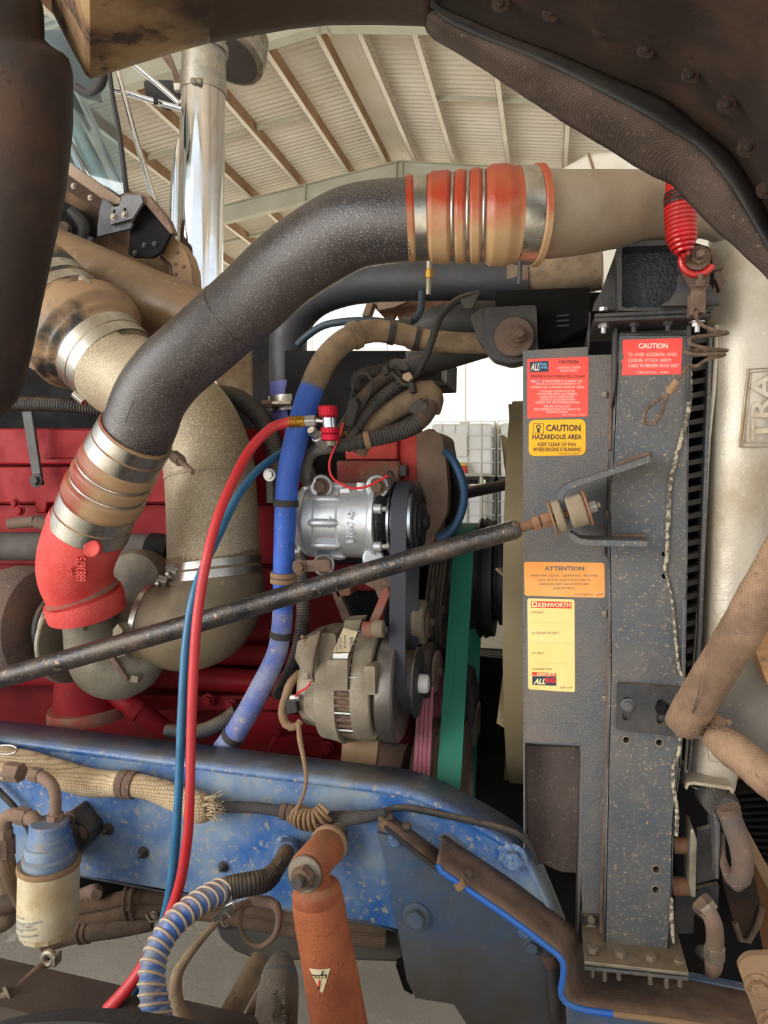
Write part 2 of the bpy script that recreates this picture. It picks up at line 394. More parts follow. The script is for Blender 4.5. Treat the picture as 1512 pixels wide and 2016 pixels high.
red_wire = mat('red_wire', 'd02428', rough=.45, bump=0)
spring_red = mat('spring_red', 'c0161c', 'a8201e', sc=15, rough=.22, bump=.05, coat=.5, c3='6a3a30', spk=.7)
loom = mat('loom', '2d2d30', '4a4540', sc=22, rough=.55, bump=.1, dust=DUST, dstr=.5)
loom_tan = mat('loom_tan', '6a5646', '4e443c', sc=26, rough=.8, bump=.2)
burlap = weave('burlap', 'd8c29e', 'b79f7c', 55, c3='8a745a')
canvas = weave('canvas', 'a5866a', '7c6450', 130, c3='6b5846', dark=.68)
canvas_dark = weave('canvas_dark', '463a32', '5c4c42', 130, c3='7d6a58', dark=.68)
braid = weave('braid', '46464a', '58534e', 90)
braid_brown = weave('braid_brown', '7b6450', '665240', 90)
felt = mat('felt', '8a8378', '77736c', sc=7, rough=.95, bump=.6, bsc=300, c3='9c8c74', spk=.6, ssc=120)
hood_brown = mat('hood_brown', '271c16', '4c3322', thr=.57, wid=.1, sc=6, rough=.85, bump=.35, bsc=90, c3='251a14', spk=.62, ssc=24)
hood_tan = mat('hood_tan', '34241a', '3c2a1e', sc=7, rough=.8, bump=.4, bsc=60, thr=.52, c3='2c2019', spk=.64, ssc=22)
hood_lit_patch = mat('hood_lit_patch', '9c8058', '684c34', sc=9, rough=.75, bump=.5, bsc=70, thr=.53, wid=.1, c3='3a2c22', spk=.56, ssc=16, grad=('34241a', (1, 0, .35), .02, .09))  # tan dust patches, with the lit corner of the arch painted into the colour
hood_inner = mat('hood_inner', '8a5f38', '74502f', sc=5, rough=.8, bump=.3, bsc=50)
plastic_white = mat('plastic_white', 'e6e6e2', rough=.4, bump=0)
glass_m = mat('glass', 'b4ccd6', rough=.02, bump=0); glass_m.node_tree.nodes['Principled BSDF'].inputs['Transmission Weight'].default_value = .96
concrete = mat('concrete', '98948c', '7f7b74', sc=.9, rough=.85, bump=.5, bsc=40, c3='a8a49c', spk=.6, ssc=9)
# ================================================================== THE SHED
def struct(o): o['kind'] = 'structure'; return o
RX, RZ, SLOPE = -2.78, 7.62, .15                 # ridge of the roof
def roofz(x): return RZ-abs(x-RX)*SLOPE
# floor with trowel marks and scratches
m = M(); m.add([(-40, -30, 0), (30, -30, 0), (30, 45, 0), (-40, 45, 0)], [(0, 1, 2, 3)])
fl = mat('floor_concrete', 'a39e95', '8d8880', sc=1.6, rough=.8, bump=.5, bsc=60, c3='b2ada4', spk=.6, ssc=14)
nt = fl.node_tree; N = nt.nodes; L = nt.links
vo = N.new('ShaderNodeTexVoronoi'); vo.feature = 'DISTANCE_TO_EDGE'; vo.inputs['Scale'].default_value = 1.7
tc = N.new('ShaderNodeTexCoord'); nz = N.new('ShaderNodeTexNoise'); nz.inputs['Scale'].default_value = 3; mx = N.new('ShaderNodeMix'); mx.data_type = 'VECTOR'; mx.inputs[0].default_value = .6
L.new(tc.outputs['Object'], mx.inputs[4]); L.new(tc.outputs['Object'], nz.inputs['Vector']); L.new(nz.outputs[1], mx.inputs[5]); L.new(mx.outputs[1], vo.inputs['Vector'])
mr = N.new('ShaderNodeMapRange'); mr.inputs[1].default_value = 0; mr.inputs[2].default_value = .004; L.new(vo.outputs['Distance'], mr.inputs[0])
b2 = N.new('ShaderNodeBump'); b2.inputs['Strength'].default_value = .6; b2.inputs['Distance'].default_value = .003; L.new(mr.outputs[0], b2.inputs['Height'])
old = [n for n in N if n.type == 'BUMP' and n != b2][0]; L.new(old.outputs[0], b2.inputs['Normal']); L.new(b2.outputs[0], N['Principled BSDF'].inputs['Normal'])
struct(ob(m, 'floor', fl, sm=0))
# corrugated roof sheeting
tin = mat('roof_sheet', 'f6f0e6', 'ece4d6', sc=1.2, rough=.55, bump=.05, bsc=20)
Y0, Y1, PIT = -7.0, 17.8, .13
rows = []
ny = int((Y1-Y0)/PIT*6)
for i in range(ny+1):
    y = Y0+(Y1-Y0)*i/ny; dz = .03*math.sin(2*math.pi*(y-Y0)/PIT)
    rows.append([Vector((x, y, roofz(x)+.012+dz)) for x in (RX-13, RX, RX+13)])
ceil = struct(ob(M().grid(rows), 'ceiling', tin, sm=0, solid=.004))
pur = mat('purlin_steel', '9a7a5c', '84664a', sc=2, rough=.6, bump=.05)
raf = mat('rafter_paint', 'c4c4b6', 'b8b6a6', sc=2, rough=.6, bump=.05)
# purlins, C sections running the length of the shed
for sgn in (-1, 1):
    for off in [.24]+[1.0+1.02*i for i in range(11)]:
        x = RX+sgn*off; z = roofz(x)-.012; h, w_, t = .2, .075, .006
        o = ob(M().box((x, (Y0+Y1)/2, z-h/2), (t, Y1-Y0, h)), 'purlin', pur, ceil, sm=0)
        ob(M().box((x+sgn*w_/2, (Y0+Y1)/2, z-h+t/2), (w_, Y1-Y0, t)).box((x+sgn*w_/2, (Y0+Y1)/2, z-t/2), (w_, Y1-Y0, t)), 'purlin_flange', tin, o, sm=0)
ob(M().prism([(RX-.26, Y0, roofz(RX-.26)-.02), (RX, Y0, RZ-.02), (RX+.26, Y0, roofz(RX-.26)-.02), (RX, Y0, RZ-.035)], (0, Y1-Y0, 0)), 'ridge_cap', tin, ceil, sm=0)
# portal rafters, I sections with web and two flanges, stiffener plates at the apex
def ibeam(a, b, h, w_):
    m = M(); d = (b-a); up = Vector((0, 0, 1))
    for dz, ww, tt in ((0, .012, h), (h/2, w_, .014), (-h/2, w_, .014)):
        q = [a+up*(dz-tt/2)+Vector((0, -ww/2, 0)), a+up*(dz+tt/2)+Vector((0, -ww/2, 0)), a+up*(dz+tt/2)+Vector((0, ww/2, 0)), a+up*(dz-tt/2)+Vector((0, ww/2, 0))]
        m.prism(q, d)
    return m
for y in (-6.2, -1.2, 3.9, 8.6, 13.4, 17.6):
    r = None
    for sgn in (-1, 1):
        a = Vector((RX, y, RZ-.42)); b = Vector((RX+sgn*12.9, y, roofz(RX+12.9)-.42))
        o = ob(ibeam(a, b, .34, .17), 'rafter', raf, ceil, sm=0)
        for k in (0.06, 1.9):
            p = a.lerp(b, k/12.9); ob(M().box(p, (.014, .19, .40)), 'stiffener_plate', raf, o, sm=0)
    # bridging struts between the purlins
for y in (6.4, 11.2, 15.5):
    for sgn in (-1, 1):
        for i in range(6):
            x0 = RX+sgn*(1.0+1.02*i); x1 = x0+sgn*1.02
            ob(M().box(((x0+x1)/2, y, (roofz(x0)+roofz(x1))/2-.1), (1.0, .05, .07), Matrix.Rotation(-math.atan(SLOPE)*-sgn, 3, 'Y')), 'bridging', raf, ceil, sm=0)
# columns of the shed
for y in (-6.2, 3.9, 13.4, 17.6):
    for sgn in (-1, 1):
        ob(M().box((RX+sgn*12.8, y, 2.75), (.25, .17, 5.5)), 'column', raf, ceil, sm=0)
# far wall, tilt-up panels with joints
wallm = mat('wall_panel', 'efe8d4', 'e6dec8', sc=.7, rough=.8, bump=.05)
wb = struct(ob(M().box((-4, 23.2, 4.2), (46, .2, 8.4)), 'wall_back', dark_plain, sm=0))
for i in range(17):
    x = -26+2.6*i+1.3
    ob(M().box((x, 23.06, 4.2), (2.57, .12, 8.4)), 'panel', wallm, wb, bev=.01, sm=0)

# ---------------------------------------------------------------- liquid totes stacked by the far wall
tank_m = mat('tote_plastic', 'f2f5f8', 'eceef0', sc=2, rough=.35, bump=0)
tank_y = mat('tote_plastic_oil', 'd8b878', 'e2d8c4', sc=1.5, rough=.35, bump=0)
cage_m = mat('cage_steel', 'cfd0cc', rough=.4, metal=.6, bump=0)
def tote(x, y, z, label, tm, grp, deck_h=.145):
    t = thing('liquid_tote', label, 'tote', grp)
    W, D, H = 1.18, 1.0, 1.0; z0 = z+deck_h
    m = M().prism([(x-W/2+.04, y-D/2+.04, z0), (x+W/2-.04, y-D/2+.04, z0), (x+W/2-.04, y+D/2-.04, z0), (x-W/2+.04, y+D/2-.04, z0)], (0, 0, H-.04))
    ob(m, 'tank', tm, t, bev=.05)
    r = .009
    for i in range(6):
        xx = x-W/2+W*i/5
        ob(M().tube([(xx, y-D/2, z0), (xx, y-D/2, z0+H)], [r]*2, 8), 'cage_bar', cage_m, t)
    for i in range(5):
        zz = z0+.02+(H-.03)*i/4
        m = M().tube([(x-W/2, y-D/2-.006, zz), (x+W/2, y-D/2-.006, zz), (x+W/2, y+D/2, zz), (x-W/2, y+D/2, zz)], [r]*4, 8, closed=True)
        ob(m, 'cage_bar', cage_m, t)
    for i in range(5):
        yy = y-D/2+D*i/4
        ob(M().tube([(x+W/2, yy, z0), (x+W/2, yy, z0+H)], [r]*2, 8), 'cage_bar', cage_m, t)
    ob(M().box((x-.18, y-D/2-.02, z0+.58), (.56, .006, .42)), 'sign_plate', plastic_white, t, sm=0)
    m = M()
    for dx in (-.5, 0, .5): m.box((x+dx, y, z+.05), (.14, D, .1))
    m.box((x, y, z+.12), (W, D, .035)); ob(m, 'pallet', dark_plain if z < .1 else black_steel, t, sm=0)
    ob(M().lathe((x, y, z0+H-.05), (0, 0, 1), [(0, .1), (.07, .1), (.075, .08)], 20), 'lid', plastic_white, t)
    return t
YT = 13.2
g = 'white liquid totes stacked by the wall'
xa = P(862, 900, YT).x+.5; xb = xa+1.24
for xx, lab in ((xa-1.28, 'caged white liquid tote standing alone on the floor at the end of the row'), (xa, 'caged white liquid tote on the floor carrying the tote next to the lone one'), (xb, 'caged white liquid tote on the floor carrying the tote beside the olive fan ring')):
    tote(xx, YT, 0, lab, tank_m, g)
for xx, lab in ((xa, 'upper caged white liquid tote directly behind the small red box'), (xb, 'upper caged white liquid tote beside the olive fan ring')):
    tote(xx, YT, 1.175, lab, tank_m, g)
tote(xa+.62, YT+1.12, 1.175, 'caged amber liquid tote in the second row behind the white ones', tank_y, None)
tote(xa+.62, YT+1.12, 0, 'caged white liquid tote under the amber one in the second row', tank_m, None)
# small red and yellow box on the upper pallet
t = thing('spray_can_box', 'small red box with a yellow lid standing beside the white totes', 'box')
bx_red = mat('box_red', 'c0302c', rough=.5, bump=0); bx_yel = mat('box_yellow', 'd8b040', rough=.5, bump=0)
p = P(905, 905, YT-.6); ob(M().box((p.x, YT-.75, 1.45), (.3, .2, .12)), 'body', bx_red, t, bev=.01); ob(M().box((p.x, YT-.75, 1.54), (.28, .18, .06)), 'lid', bx_yel, t, bev=.01)
tr = thing('trestle', 'grey steel trestle carrying the small red box', 'trestle')
ob(M().box((p.x, YT-.75, 1.37), (.9, .3, .04)), 'top', raf, tr)
for dx in (-.4, .4): ob(M().box((p.x+dx, YT-.75, .675), (.04, .28, 1.35)), 'leg', raf, tr)
# white parked truck behind the cooler
t = thing('parked_truck', 'white parked truck body with a sloping roof edge behind the charge pipe', 'truck')
wp = mat('white_paint', 'f0ece2', 'e4ddcc', sc=3, rough=.35, bump=.02)
YW = 6.2; a = P(1086, 340, YW); b = P(1158, 300, YW); c = P(1262, 296, YW); xr = a.x+2.5
prof = [(a.x, YW, 1.0), (a.x, YW, a.z), (b.x, YW, b.z), (xr-.35, YW, b.z), (xr, YW, a.z), (xr, YW, 1.0)]
ob(M().prism(prof, (0, 5.5, 0)), 'body', wp, t, bev=.04)
ob(M().box((a.x+1.25, YW+2.7, .82), (2.2, 5.2, .3)), 'subframe', dark_plain, t)
for dy in (.8, 4.4):
    for dx in (.2, 2.3):
        ob(M().lathe((a.x+dx-.14, YW+dy, .5), (1, 0, 0), [(0, .25), (.02, .46), (.05, .5), (.24, .5), (.27, .46), (.29, .25)], 32), 'wheel', black_rubber, t)
ob(M().tube([P(1158, 301, YW-.012), P(1172, 345, YW-.012)], [.01, .01], 6), 'seam', tan_dust, t)
# ================================================================== HOOD (tipped forward, its wheel arch frames the view)
hood = thing('tipped_hood', 'dark brown dusty underside of the tipped truck hood with row of washered bolts', 'hood')
arch_lo = [(105, 20, .98), (140, 88, .97), (176, 152, .95), (213, 140, .95), (260, 125, .95), (350, 97, .95), (413, 80, .95), (504, 65, .94), (570, 53, .93), (647, 45, .92), (740, 44, .9), (846, 47, .88)]
def sh(pts, dy, Y, dx=0): return [(x+dx, y+dy, Y+(q-.93)) for x, y, q in pts]
for nm_, part_, mt_ in (('arch_corner', arch_lo[:7], hood_lit_patch), ('arch_panel', arch_lo[6:], hood_tan)):
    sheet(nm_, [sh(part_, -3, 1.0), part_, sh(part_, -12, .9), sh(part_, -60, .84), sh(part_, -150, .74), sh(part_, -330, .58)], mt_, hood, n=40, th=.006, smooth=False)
leg_e = [(60, -60, .9), (82, 20, .9), (84, 80, .9), (101, 97, .9), (130, 112, .9), (140, 145, .9), (140, 250, .9), (133, 317, .9), (125, 383, .9), (114, 435, .9), (99, 504, .9), (79, 597, .9), (60, 690, .9), (43, 757, .9), (28, 790, .9), (-5, 822, .9)]
sheet('rear_leg', [[(x-14, y-2, .97) for x, y, q in leg_e], leg_e, [(x-16, y-2, .87) for x, y, q in leg_e], [(x-60, y-10, .84) for x, y, q in leg_e], [(x-170, y-30, .8) for x, y, q in leg_e]], hood_brown, hood, n=60, th=.006, smooth=False)
seal_up = [(842, -30, .86), (862, 12, .86), (930, 44, .86), (1008, 77, .86), (1101, 110, .86), (1208, 157, .87), (1308, 200, .88), (1375, 253, .89), (1438, 307, .9), (1475, 363, .91), (1512, 430, .92), (1560, 540, .93), (1610, 700, .95), (1640, 900, .97)]
seal_mid = [(838, -10, .84), (858, 30, .83), (930, 68, .83), (1008, 100, .83), (1080, 130, .83), (1141, 160, .83), (1275, 230, .84), (1318, 258, .85), (1372, 290, .86), (1425, 350, .87), (1470, 420, .88), (1545, 560, .9), (1590, 720, .93), (1612, 900, .95)]
seal_lo = [(832, 20, .9), (848, 66, .9), (905, 102, .9), (961, 137, .9), (1008, 169, .9), (1101, 230, .91), (1195, 287, .92), (1275, 337, .93), (1325, 360, .94), (1345, 381, .94), (1401, 440, .95), (1475, 506, .96), (1535, 580, .97), (1570, 730, .99), (1585, 900, 1.0)]
def lerp_rows(a, b, n, bulge=0, k=60):
    A, B = resample(a, k), resample(b, k); out = []
    for i in range(n+1):
        t = i/n; out.append([[A[j][q]*(1-t)+B[j][q]*t-(bulge*math.sin(math.pi*t) if q == 2 else 0) for q in range(3)] for j in range(k)])
    return out
def rawsheet(name, rows, mat_, parent, th, wob=0, **kw):
    return ob(M().grid([[P(*p)+Vector((0, random.uniform(-wob, wob), 0)) for p in r] for r in rows]), name, mat_, parent, solid=th, sm=60, **kw)
rawsheet('liner_panel', lerp_rows([(x-4, y+4, q+.03) for x, y, q in seal_up], [(x+150, y-330, .55) for x, y, q in seal_up], 8, .02), hood_brown, hood, .006)
rawsheet('rubber_strip', lerp_rows(seal_up, seal_mid, 4, .012), black_rubber, hood, .005, label='black rubber edge strip')
rawsheet('canvas_seal', lerp_rows(seal_mid, seal_lo, 8, .02), canvas_dark, hood, .006, wob=.0012, label='brown woven canvas seal')
for x, y, s_ in ((985, 8, 34), (1085, 25, 36), (1182, 55, 34), (1272, 97, 36), (1358, 148, 34), (1430, 206, 36), (1470, 291, 38), (1506, 374, 34)):
    bolt(x, y, .80-.0, s_, hood, hood_brown, kind='flat', axis=(0.1, -1, -.25))
# ================================================================== FAN SHROUD with its stickers
YS = 1.30
shr = thing('fan_shroud', 'grey dusty fan shroud side panel with caution stickers beside the radiator column', 'fan shroud')
outer = [(1031, 690), (1158, 682), (1158, 699), (1206, 697), (1199, 887), (1193, 1008), (1191, 1092), (1204, 1106), (1200, 1400), (1197, 1512), (1185, 1800), (1146, 1799), (1143, 1700), (1149, 1480), (1144, 1464), (1033, 1460)]
plate('side_panel', outer, YS, .004, shroud_paint, shr, bev=.0012)
plate('lower_duct', [(1033, 1458), (1150, 1466), (1147, 1720), (1100, 1716), (1040, 1690)], YS+.05, .004, shroud_rust, shr)
rawsheet('duct_edge', [[(1033, 1460, YS), (1144, 1464, YS), (1149, 1480, YS), (1143, 1700, YS), (1138, 1862, YS)], [(1034, 1466, YS+.05), (1139, 1470, YS+.05), (1142, 1484, YS+.05), (1136, 1700, YS+.05), (1133, 1850, YS+.05)]], shroud_paint, shr, .003)
ribbon('edge_lip', [(1207, 700), (1203, 800), (1201, 886)], 6, YS-.012, .014, rust_brown, shr)
ribbon('edge_lip', [(1202, 1110), (1198, 1400), (1195, 1512), (1184, 1800), (1184, 1855)], 6, YS-.012, .014, rust_brown, shr)
plate('inner_wall', [(1031, 690, YS), (1031, 1460, YS), (1033, 1690, YS+.05), (1033, 1690, YS+.5), (1031, 690, YS+.5)], YS, .003, shroud_paint, shr) if False else None
m = M(); a = P(1031, 690, YS); b = P(1032, 1700, YS)
m.add([a, b, b+Vector((.0, .85, 0)), a+Vector((0, .85, 0))], [(0, 1, 2, 3)]); ob(m, 'rear_wall', shroud_paint, shr, solid=.003, sm=0)
m = M(); a = P(1031, 690, YS); b = P(1206, 697, YS)
for y in (770, 1203, 1370, 1573, 1775): plate('clip', rect(1186, y, 1195, y+13), YS-.006, .006, steel_dull, shr, bev=.001)
plate('top_flap', [(1150, 690), (1158, 640), (1160, 612), (1164, 616), (1161, 697), (1150, 697)], YS+.02, .003, black_steel, shr)
def sticker(parent, poly, colour, name, label, Y):
    mm = mat('print_'+name, colour[0], colour[1], sc=18, rough=.45, bump=.04, c3=colour[2] if len(colour) > 2 else None, spk=.7, ssc=60)
    return plate(name, poly, Y, .0006, mm, parent, bev=0, label=label, sm=0)
ink_w = mat('ink_white', 'f4d8cc', rough=.6, bump=0); ink_k = mat('ink_black', '23252a', rough=.6, bump=0); ink_g = mat('ink_grey', '5a5f5c', rough=.6, bump=0)
ink_r = mat('ink_red', 'd8342e', rough=.6, bump=0); ink_navy = mat('ink_navy', '24324a', rough=.6, bump=0); ink_sky = mat('ink_sky', '6fb4d8', rough=.6, bump=0); ink_cream = mat('ink_cream', 'f6dfa0', rough=.6, bump=0)
def lines(st, rows, Y, mat_):
    for body, x0, y0, x1, y1, bo in rows: text('lettering', body, x0, y0, x1, y1, Y, mat_, st, bold=bo)
Yt = YS-.0012
st = sticker(shr, [(1038, 707), (1159, 702), (1158, 820), (1038, 824)], ('f0483e', 'e85448', 'c85a48'), 'coolant_sticker', 'square red coolant caution sticker', YS-.0008)
plate('logo_panel', [(1043, 712.5), (1079.5, 710.5), (1079.5, 731.5), (1043, 732.5)], Yt, .0003, ink_navy, st, bev=0)
text('lettering', 'ALL', 1044.5, 715, 1062, 729.5, Yt-.0003, ink_w, st, bold=.03, slant=.35); text('lettering', 'COOL', 1061.5, 714, 1078, 726, Yt-.0003, ink_sky, st, bold=.02)
lines(st, [('CAUTION', 1100, 709, 1138, 715.5, .012), ('KENWORTH FULLY FORMULATED COOLANT', 1045, 738, 1152, 744, .0)], Yt, ink_k)
lines(st, [('COOLING SYSTEM', 1097, 721, 1142, 726, 0), ('FILLED WITH', 1104, 727.5, 1135, 732, 0), ('IS ENDORSED BY & MEETS THE', 1068, 748, 1146, 752.5, 0), ('SPECIFICATION REQUIREMENTS OF', 1054, 754, 1142, 758.5, 0),
    ('CATERPILLAR, CUMMINS & DETROIT DIESEL', 1044, 760, 1151, 765, 0), ('COOLING SYSTEM MUST BE', 1063, 768, 1131, 772.5, 0), ('PROTECTED WITH ANTI-FREEZE', 1058, 774, 1136, 778, 0), ('MIXED WITH CONDITIONER', 1064, 779, 1130, 783, 0),
    ('CONTACT YOUR KENWORTH', 1062, 784.5, 1132, 789, 0), ('DEALER FOR RECOMMENDATIONS', 1055, 790, 1140, 794.5, 0), ('FAILURE TO FOLLOW', 1071, 797.5, 1122, 802, 0), ('RECOMMENDATIONS MAY RESULT IN', 1052, 803.5, 1142, 808, 0), ('ENGINE DAMAGE', 1076, 809, 1118, 813, 0), ('K281-4197 Rev. - 01690', 1107, 815, 1151, 818, 0)], Yt, ink_w)
text('lettering', 'ALL', 1044, 748, 1054, 752.5, Yt, ink_w, st, bold=.03, slant=.35); text('lettering', 'COOL', 1054, 748, 1064, 752, Yt, ink_sky, st, bold=.02)
st = sticker(shr, rnd([(1041, 827), (1153, 825), (1153, 896), (1041, 898)], 13), ('fbb415', 'f6ae12'), 'fan_sticker', 'yellow fan hazard sticker with rounded corners', YS-.0008)
lines(st, [('CAUTION', 1075, 836, 1143, 849, .025), ('HAZARDOUS AREA', 1048, 855, 1145, 865, .02), ('KEEP CLEAR OF FAN', 1059, 871, 1133, 878.5, .012), ('WHEN ENGINE IS RUNNING', 1049, 881, 1144, 889, .012), ('K281-4852 Rev. B 81790', 1100, 892, 1140, 894.5, 0)], Yt, ink_k)
m = M()
for (x0, y0, x1, y1) in ((1049.5, 833.5, 1070.5, 834.3), (1049.5, 852.5, 1070.5, 853.3), (1049.5, 833.5, 1050.3, 853.3), (1069.7, 833.5, 1070.5, 853.3)): m.prism([P(x, y, Yt) for x, y in rect(x0, y0, x1, y1)], (0, .0002, 0))
m.prism([P(x, y, Yt) for x, y in circ(1060, 840.5, 4.6)], (0, .0002, 0), [[P(x, y, Yt) for x, y in circ(1060, 840.5, 2.6)]]); m.prism([P(x, y, Yt) for x, y in rect(1057.5, 845, 1062.5, 851.5)], (0, .0002, 0))
ob(m, 'pictogram', ink_k, st, sm=0)
st = sticker(shr, rnd([(1031.5, 1106), (1190, 1108), (1191, 1177), (1033, 1173)], 6), ('f59a3c', 'f6a860', 'e08a4a'), 'attention_sticker', 'faded orange attention sticker', YS-.0008)
lines(st, [('ATTENTION', 1072, 1115, 1150, 1123.5, .025), ('MAINTAIN  EQUAL  CLEARANCE  AROUND', 1045, 1131, 1177, 1136, .0), ('FAN AFTER ADJUSTING BELTS', 1060, 1140, 1162, 1145, .0), ('SHROUD MAY ALSO REQUIRE', 1061, 1148, 1160, 1153, .0), ('ADJUSTMENT', 1089, 1156, 1132, 1161, .0), ('K281-3603 Rev. - 01690', 1132, 1168.5, 1188, 1172, 0)], Yt, ink_g)
st = sticker(shr, rnd([(1038, 1178), (1131, 1180), (1132, 1363), (1040, 1357)], 5), ('fbd68c', 'f8cf80', 'e8bc70'), 'belt_sticker', 'tall cream belt record sticker', YS-.0008)
plate('logo_panel', [(1045.5, 1183), (1125, 1185.5), (1125, 1198), (1045.5, 1196.5)], Yt, .0003, ink_r, st, bev=0)
text('lettering', 'KENWORTH', 1060, 1186.5, 1123, 1195.5, Yt-.0003, ink_cream, st, bold=.03)
plate('logo_emblem', [(1047.5, 1184.5), (1057.5, 1185), (1057.5, 1195), (1047.5, 1195)], Yt-.0003, .0002, ink_cream, st, bev=0); plate('logo_emblem', circ(1052.5, 1189.5, 3), Yt-.0006, .0002, ink_r, st, bev=0)
lines(st, [('FAN BELT', 1046, 1203.5, 1072, 1207.5, 0), ('ALTERNATOR BELT:', 1046.5, 1244, 1102, 1248.5, 0), ('A/C BELT', 1047, 1284, 1072, 1288, 0), ('Available from:', 1048, 1314.5, 1087, 1319, 0), ('K281-6403', 1103, 1352, 1127, 1355.5, 0), ('.'*34, 1046, 1224.6, 1123, 1225.4, 0), ('.'*32, 1057, 1265.6, 1127, 1266.4, 0), ('.'*30, 1057, 1306.6, 1122, 1307.4, 0)], Yt, ink_g)
plate('logo_panel', [(1047.5, 1323), (1095, 1325), (1095, 1331.5), (1047.5, 1330)], Yt, .0003, ink_r, st, bev=0); text('lettering', 'KENWORTH', 1057, 1324.6, 1093, 1330.2, Yt-.0003, ink_cream, st, bold=.03)
plate('logo_panel', [(1048, 1331), (1095, 1332), (1095, 1350), (1048, 1348.5)], Yt, .0003, ink_navy, st, bev=0)
text('lettering', 'ALL', 1050, 1336, 1074, 1347, Yt-.0003, ink_cream, st, bold=.04, slant=.35); text('lettering', 'RIG', 1074, 1334, 1094, 1345, Yt-.0003, ink_r, st, bold=.05)

# ================================================================== RADIATOR with its side column
YR = 1.265
rad = thing('radiator', 'tall blue grey radiator side column with bolted top and bottom plates', 'radiator')
col = [(1218, 659), (1352, 659), (1357, 668), (1355, 771), (1353, 1008), (1351, 1175), (1345, 1330), (1344, 1440), (1338, 1512), (1325, 1612), (1321, 1779), (1316, 1868), (1308, 1876), (1200, 1865), (1191, 1858), (1198, 1512), (1203, 1300), (1201, 1100), (1201, 1008), (1208, 887), (1213, 771)]
holes = [circ(x, y, r) for x, y, r in ((1233, 1457, 6), (1298, 1462, 6), (1292, 1712, 6.5), (1291, 1752, 6.5), (1308, 1091, 5), (1308, 1134, 5))]
plate('side_column', col, YR, .005, rad_paint, rad, holes=holes, bev=.002)
m = M()
pl = [(x, y) for x, y in col]
for i in range(len(pl)):
    a, b = P(*pl[i], YR), P(*pl[(i+1) % len(pl)], YR); m.add([a, b, b+Vector((0, .13, 0)), a+Vector((0, .13, 0))], [(0, 1, 2, 3)])
ob(m, 'column_sides', rad_paint, rad, sm=40, solid=.003)
plate('column_back', [(x, y) for x, y in col], YR+.13, .004, dark_plain, rad)
for x, y, r in ((1233, 1457, 6), (1298, 1462, 6), (1292, 1712, 6.5), (1291, 1752, 6.5)):
    q = P(x, y, YR-.001); R = S(r, x, YR); ob(M().lathe(q, (0, 1, 0), [(0, R*1.5), (0, R), (.02, R), (.02, R*1.25), (.003, R*1.5)], 20, cap=False), 'threaded_insert', steel_dull, rad)
st = sticker(rad, [(1226, 669), (1344, 665), (1343, 690), (1341, 737), (1223, 739), (1226, 718), (1223, 712), (1229, 704), (1226, 696)], ('ee4a42', 'e4524a', '9a5a4c'), 'hood_sticker', 'torn red hood closure caution sticker', YR-.0008)
Yr2 = YR-.0013
lines(st, [('CAUTION', 1257, 675.5, 1315, 686, .03), ('TO  AVOID  ACCIDENTAL  HOOD', 1237, 694.5, 1332, 701, .003), ('CLOSURE  ATTACH  SAFETY', 1237, 706, 1322, 712.5, .003), ('CABLE TO FENDER HOOD SKIRT', 1237, 716.5, 1338, 723, .003), ('K281-4172 Rev. - 81690', 1255, 731, 1316, 735, 0)], Yr2, ink_w)
# top plates and their bolts
for k, (y, Y) in enumerate(((617, YR-.045), (626, YR-.042))):
    m = M().prism([P(1171, y, Y), P(1403, y-10, Y), P(1401, y-2, Y), P(1171, y+7.5, Y)], (0, .19, 0)); ob(m, 'top_plate', black_steel, rad, bev=.0012)
for x, y in ((1188, 610), (1248, 609), (1318, 603)): bolt(x, y+4, YR-.02, 26, rad, bright_zinc if x < 1240 else black_steel, axis=(0, 0, 1), kind='plain')
for x, y in ((1188, 636), (1248, 634), (1315, 631), (1372, 634)): bolt(x, y-1, YR-.02, 30, rad, bright_zinc if x in (1188, 1372) else black_steel, axis=(0, 0, -1), kind='stud')
plate('gusset', [(1207, 650), (1213, 640), (1217, 650), (1213, 760), (1205, 800)], YR-.006, .03, black_steel, rad)
plate('inner_tank', [(1224, 634), (1355, 632), (1356, 670), (1220, 672)], YR+.06, .05, rad_paint, rad)
# bottom plates
for y, Y, mt in ((1905, YR-.055, steel_dull), (1915, YR-.05, rad_paint)):
    m = M().prism([P(1150, y-12, Y), P(1356, y+10, Y), P(1356, y+17, Y), P(1150, y-5, Y)], (0, .14, 0)); ob(m, 'bottom_plate', mt, rad, bev=.0012)
for x, y in ((1166, 1868), (1221, 1876), (1281, 1884), (1338, 1893)): bolt(x, y+6, YR-.03, 34, rad, steel_dull, axis=(0, -.05, 1), kind='plain')
for x, y in ((1166, 1900), (1190, 1908), (1218, 1906), (1280, 1915), (1312, 1922), (1338, 1920)): cyl('stud', (x, y, YR-.03), (x, y+22, YR-.03), 9, steel_dull, rad, seg=10)
plate('corner_angle', [(1148, 1800), (1184, 1802), (1188, 1862), (1146, 1858)], YR+.04, .02, black_steel, rad)
bolt(1164, 1834, YR+.04, 30, rad, steel_dull, kind='hex'); bolt(1164, 1807, YR+.04, 24, rad, steel_dull, kind='plain')
plate('header_tank', [(1040, 575), (1420, 575), (1420, 720), (1040, 720)], 1.53, .3, dark_plain, rad)  # added black sheet, stands for the shade behind the radiator top
plate('lower_tank', [(915, 1538), (1200, 1538), (1200, 1925), (915, 1925)], 1.95, .2, dark_plain, rad)  # added black sheet in place of the deep shade under the fan
plate('lower_core', [(1330, 1545), (1425, 1545), (1470, 1700), (1520, 1960), (1330, 1950)], 1.58, .06, dark_plain, rad)  # black sheet put in as shade, keeps the bright floor from showing
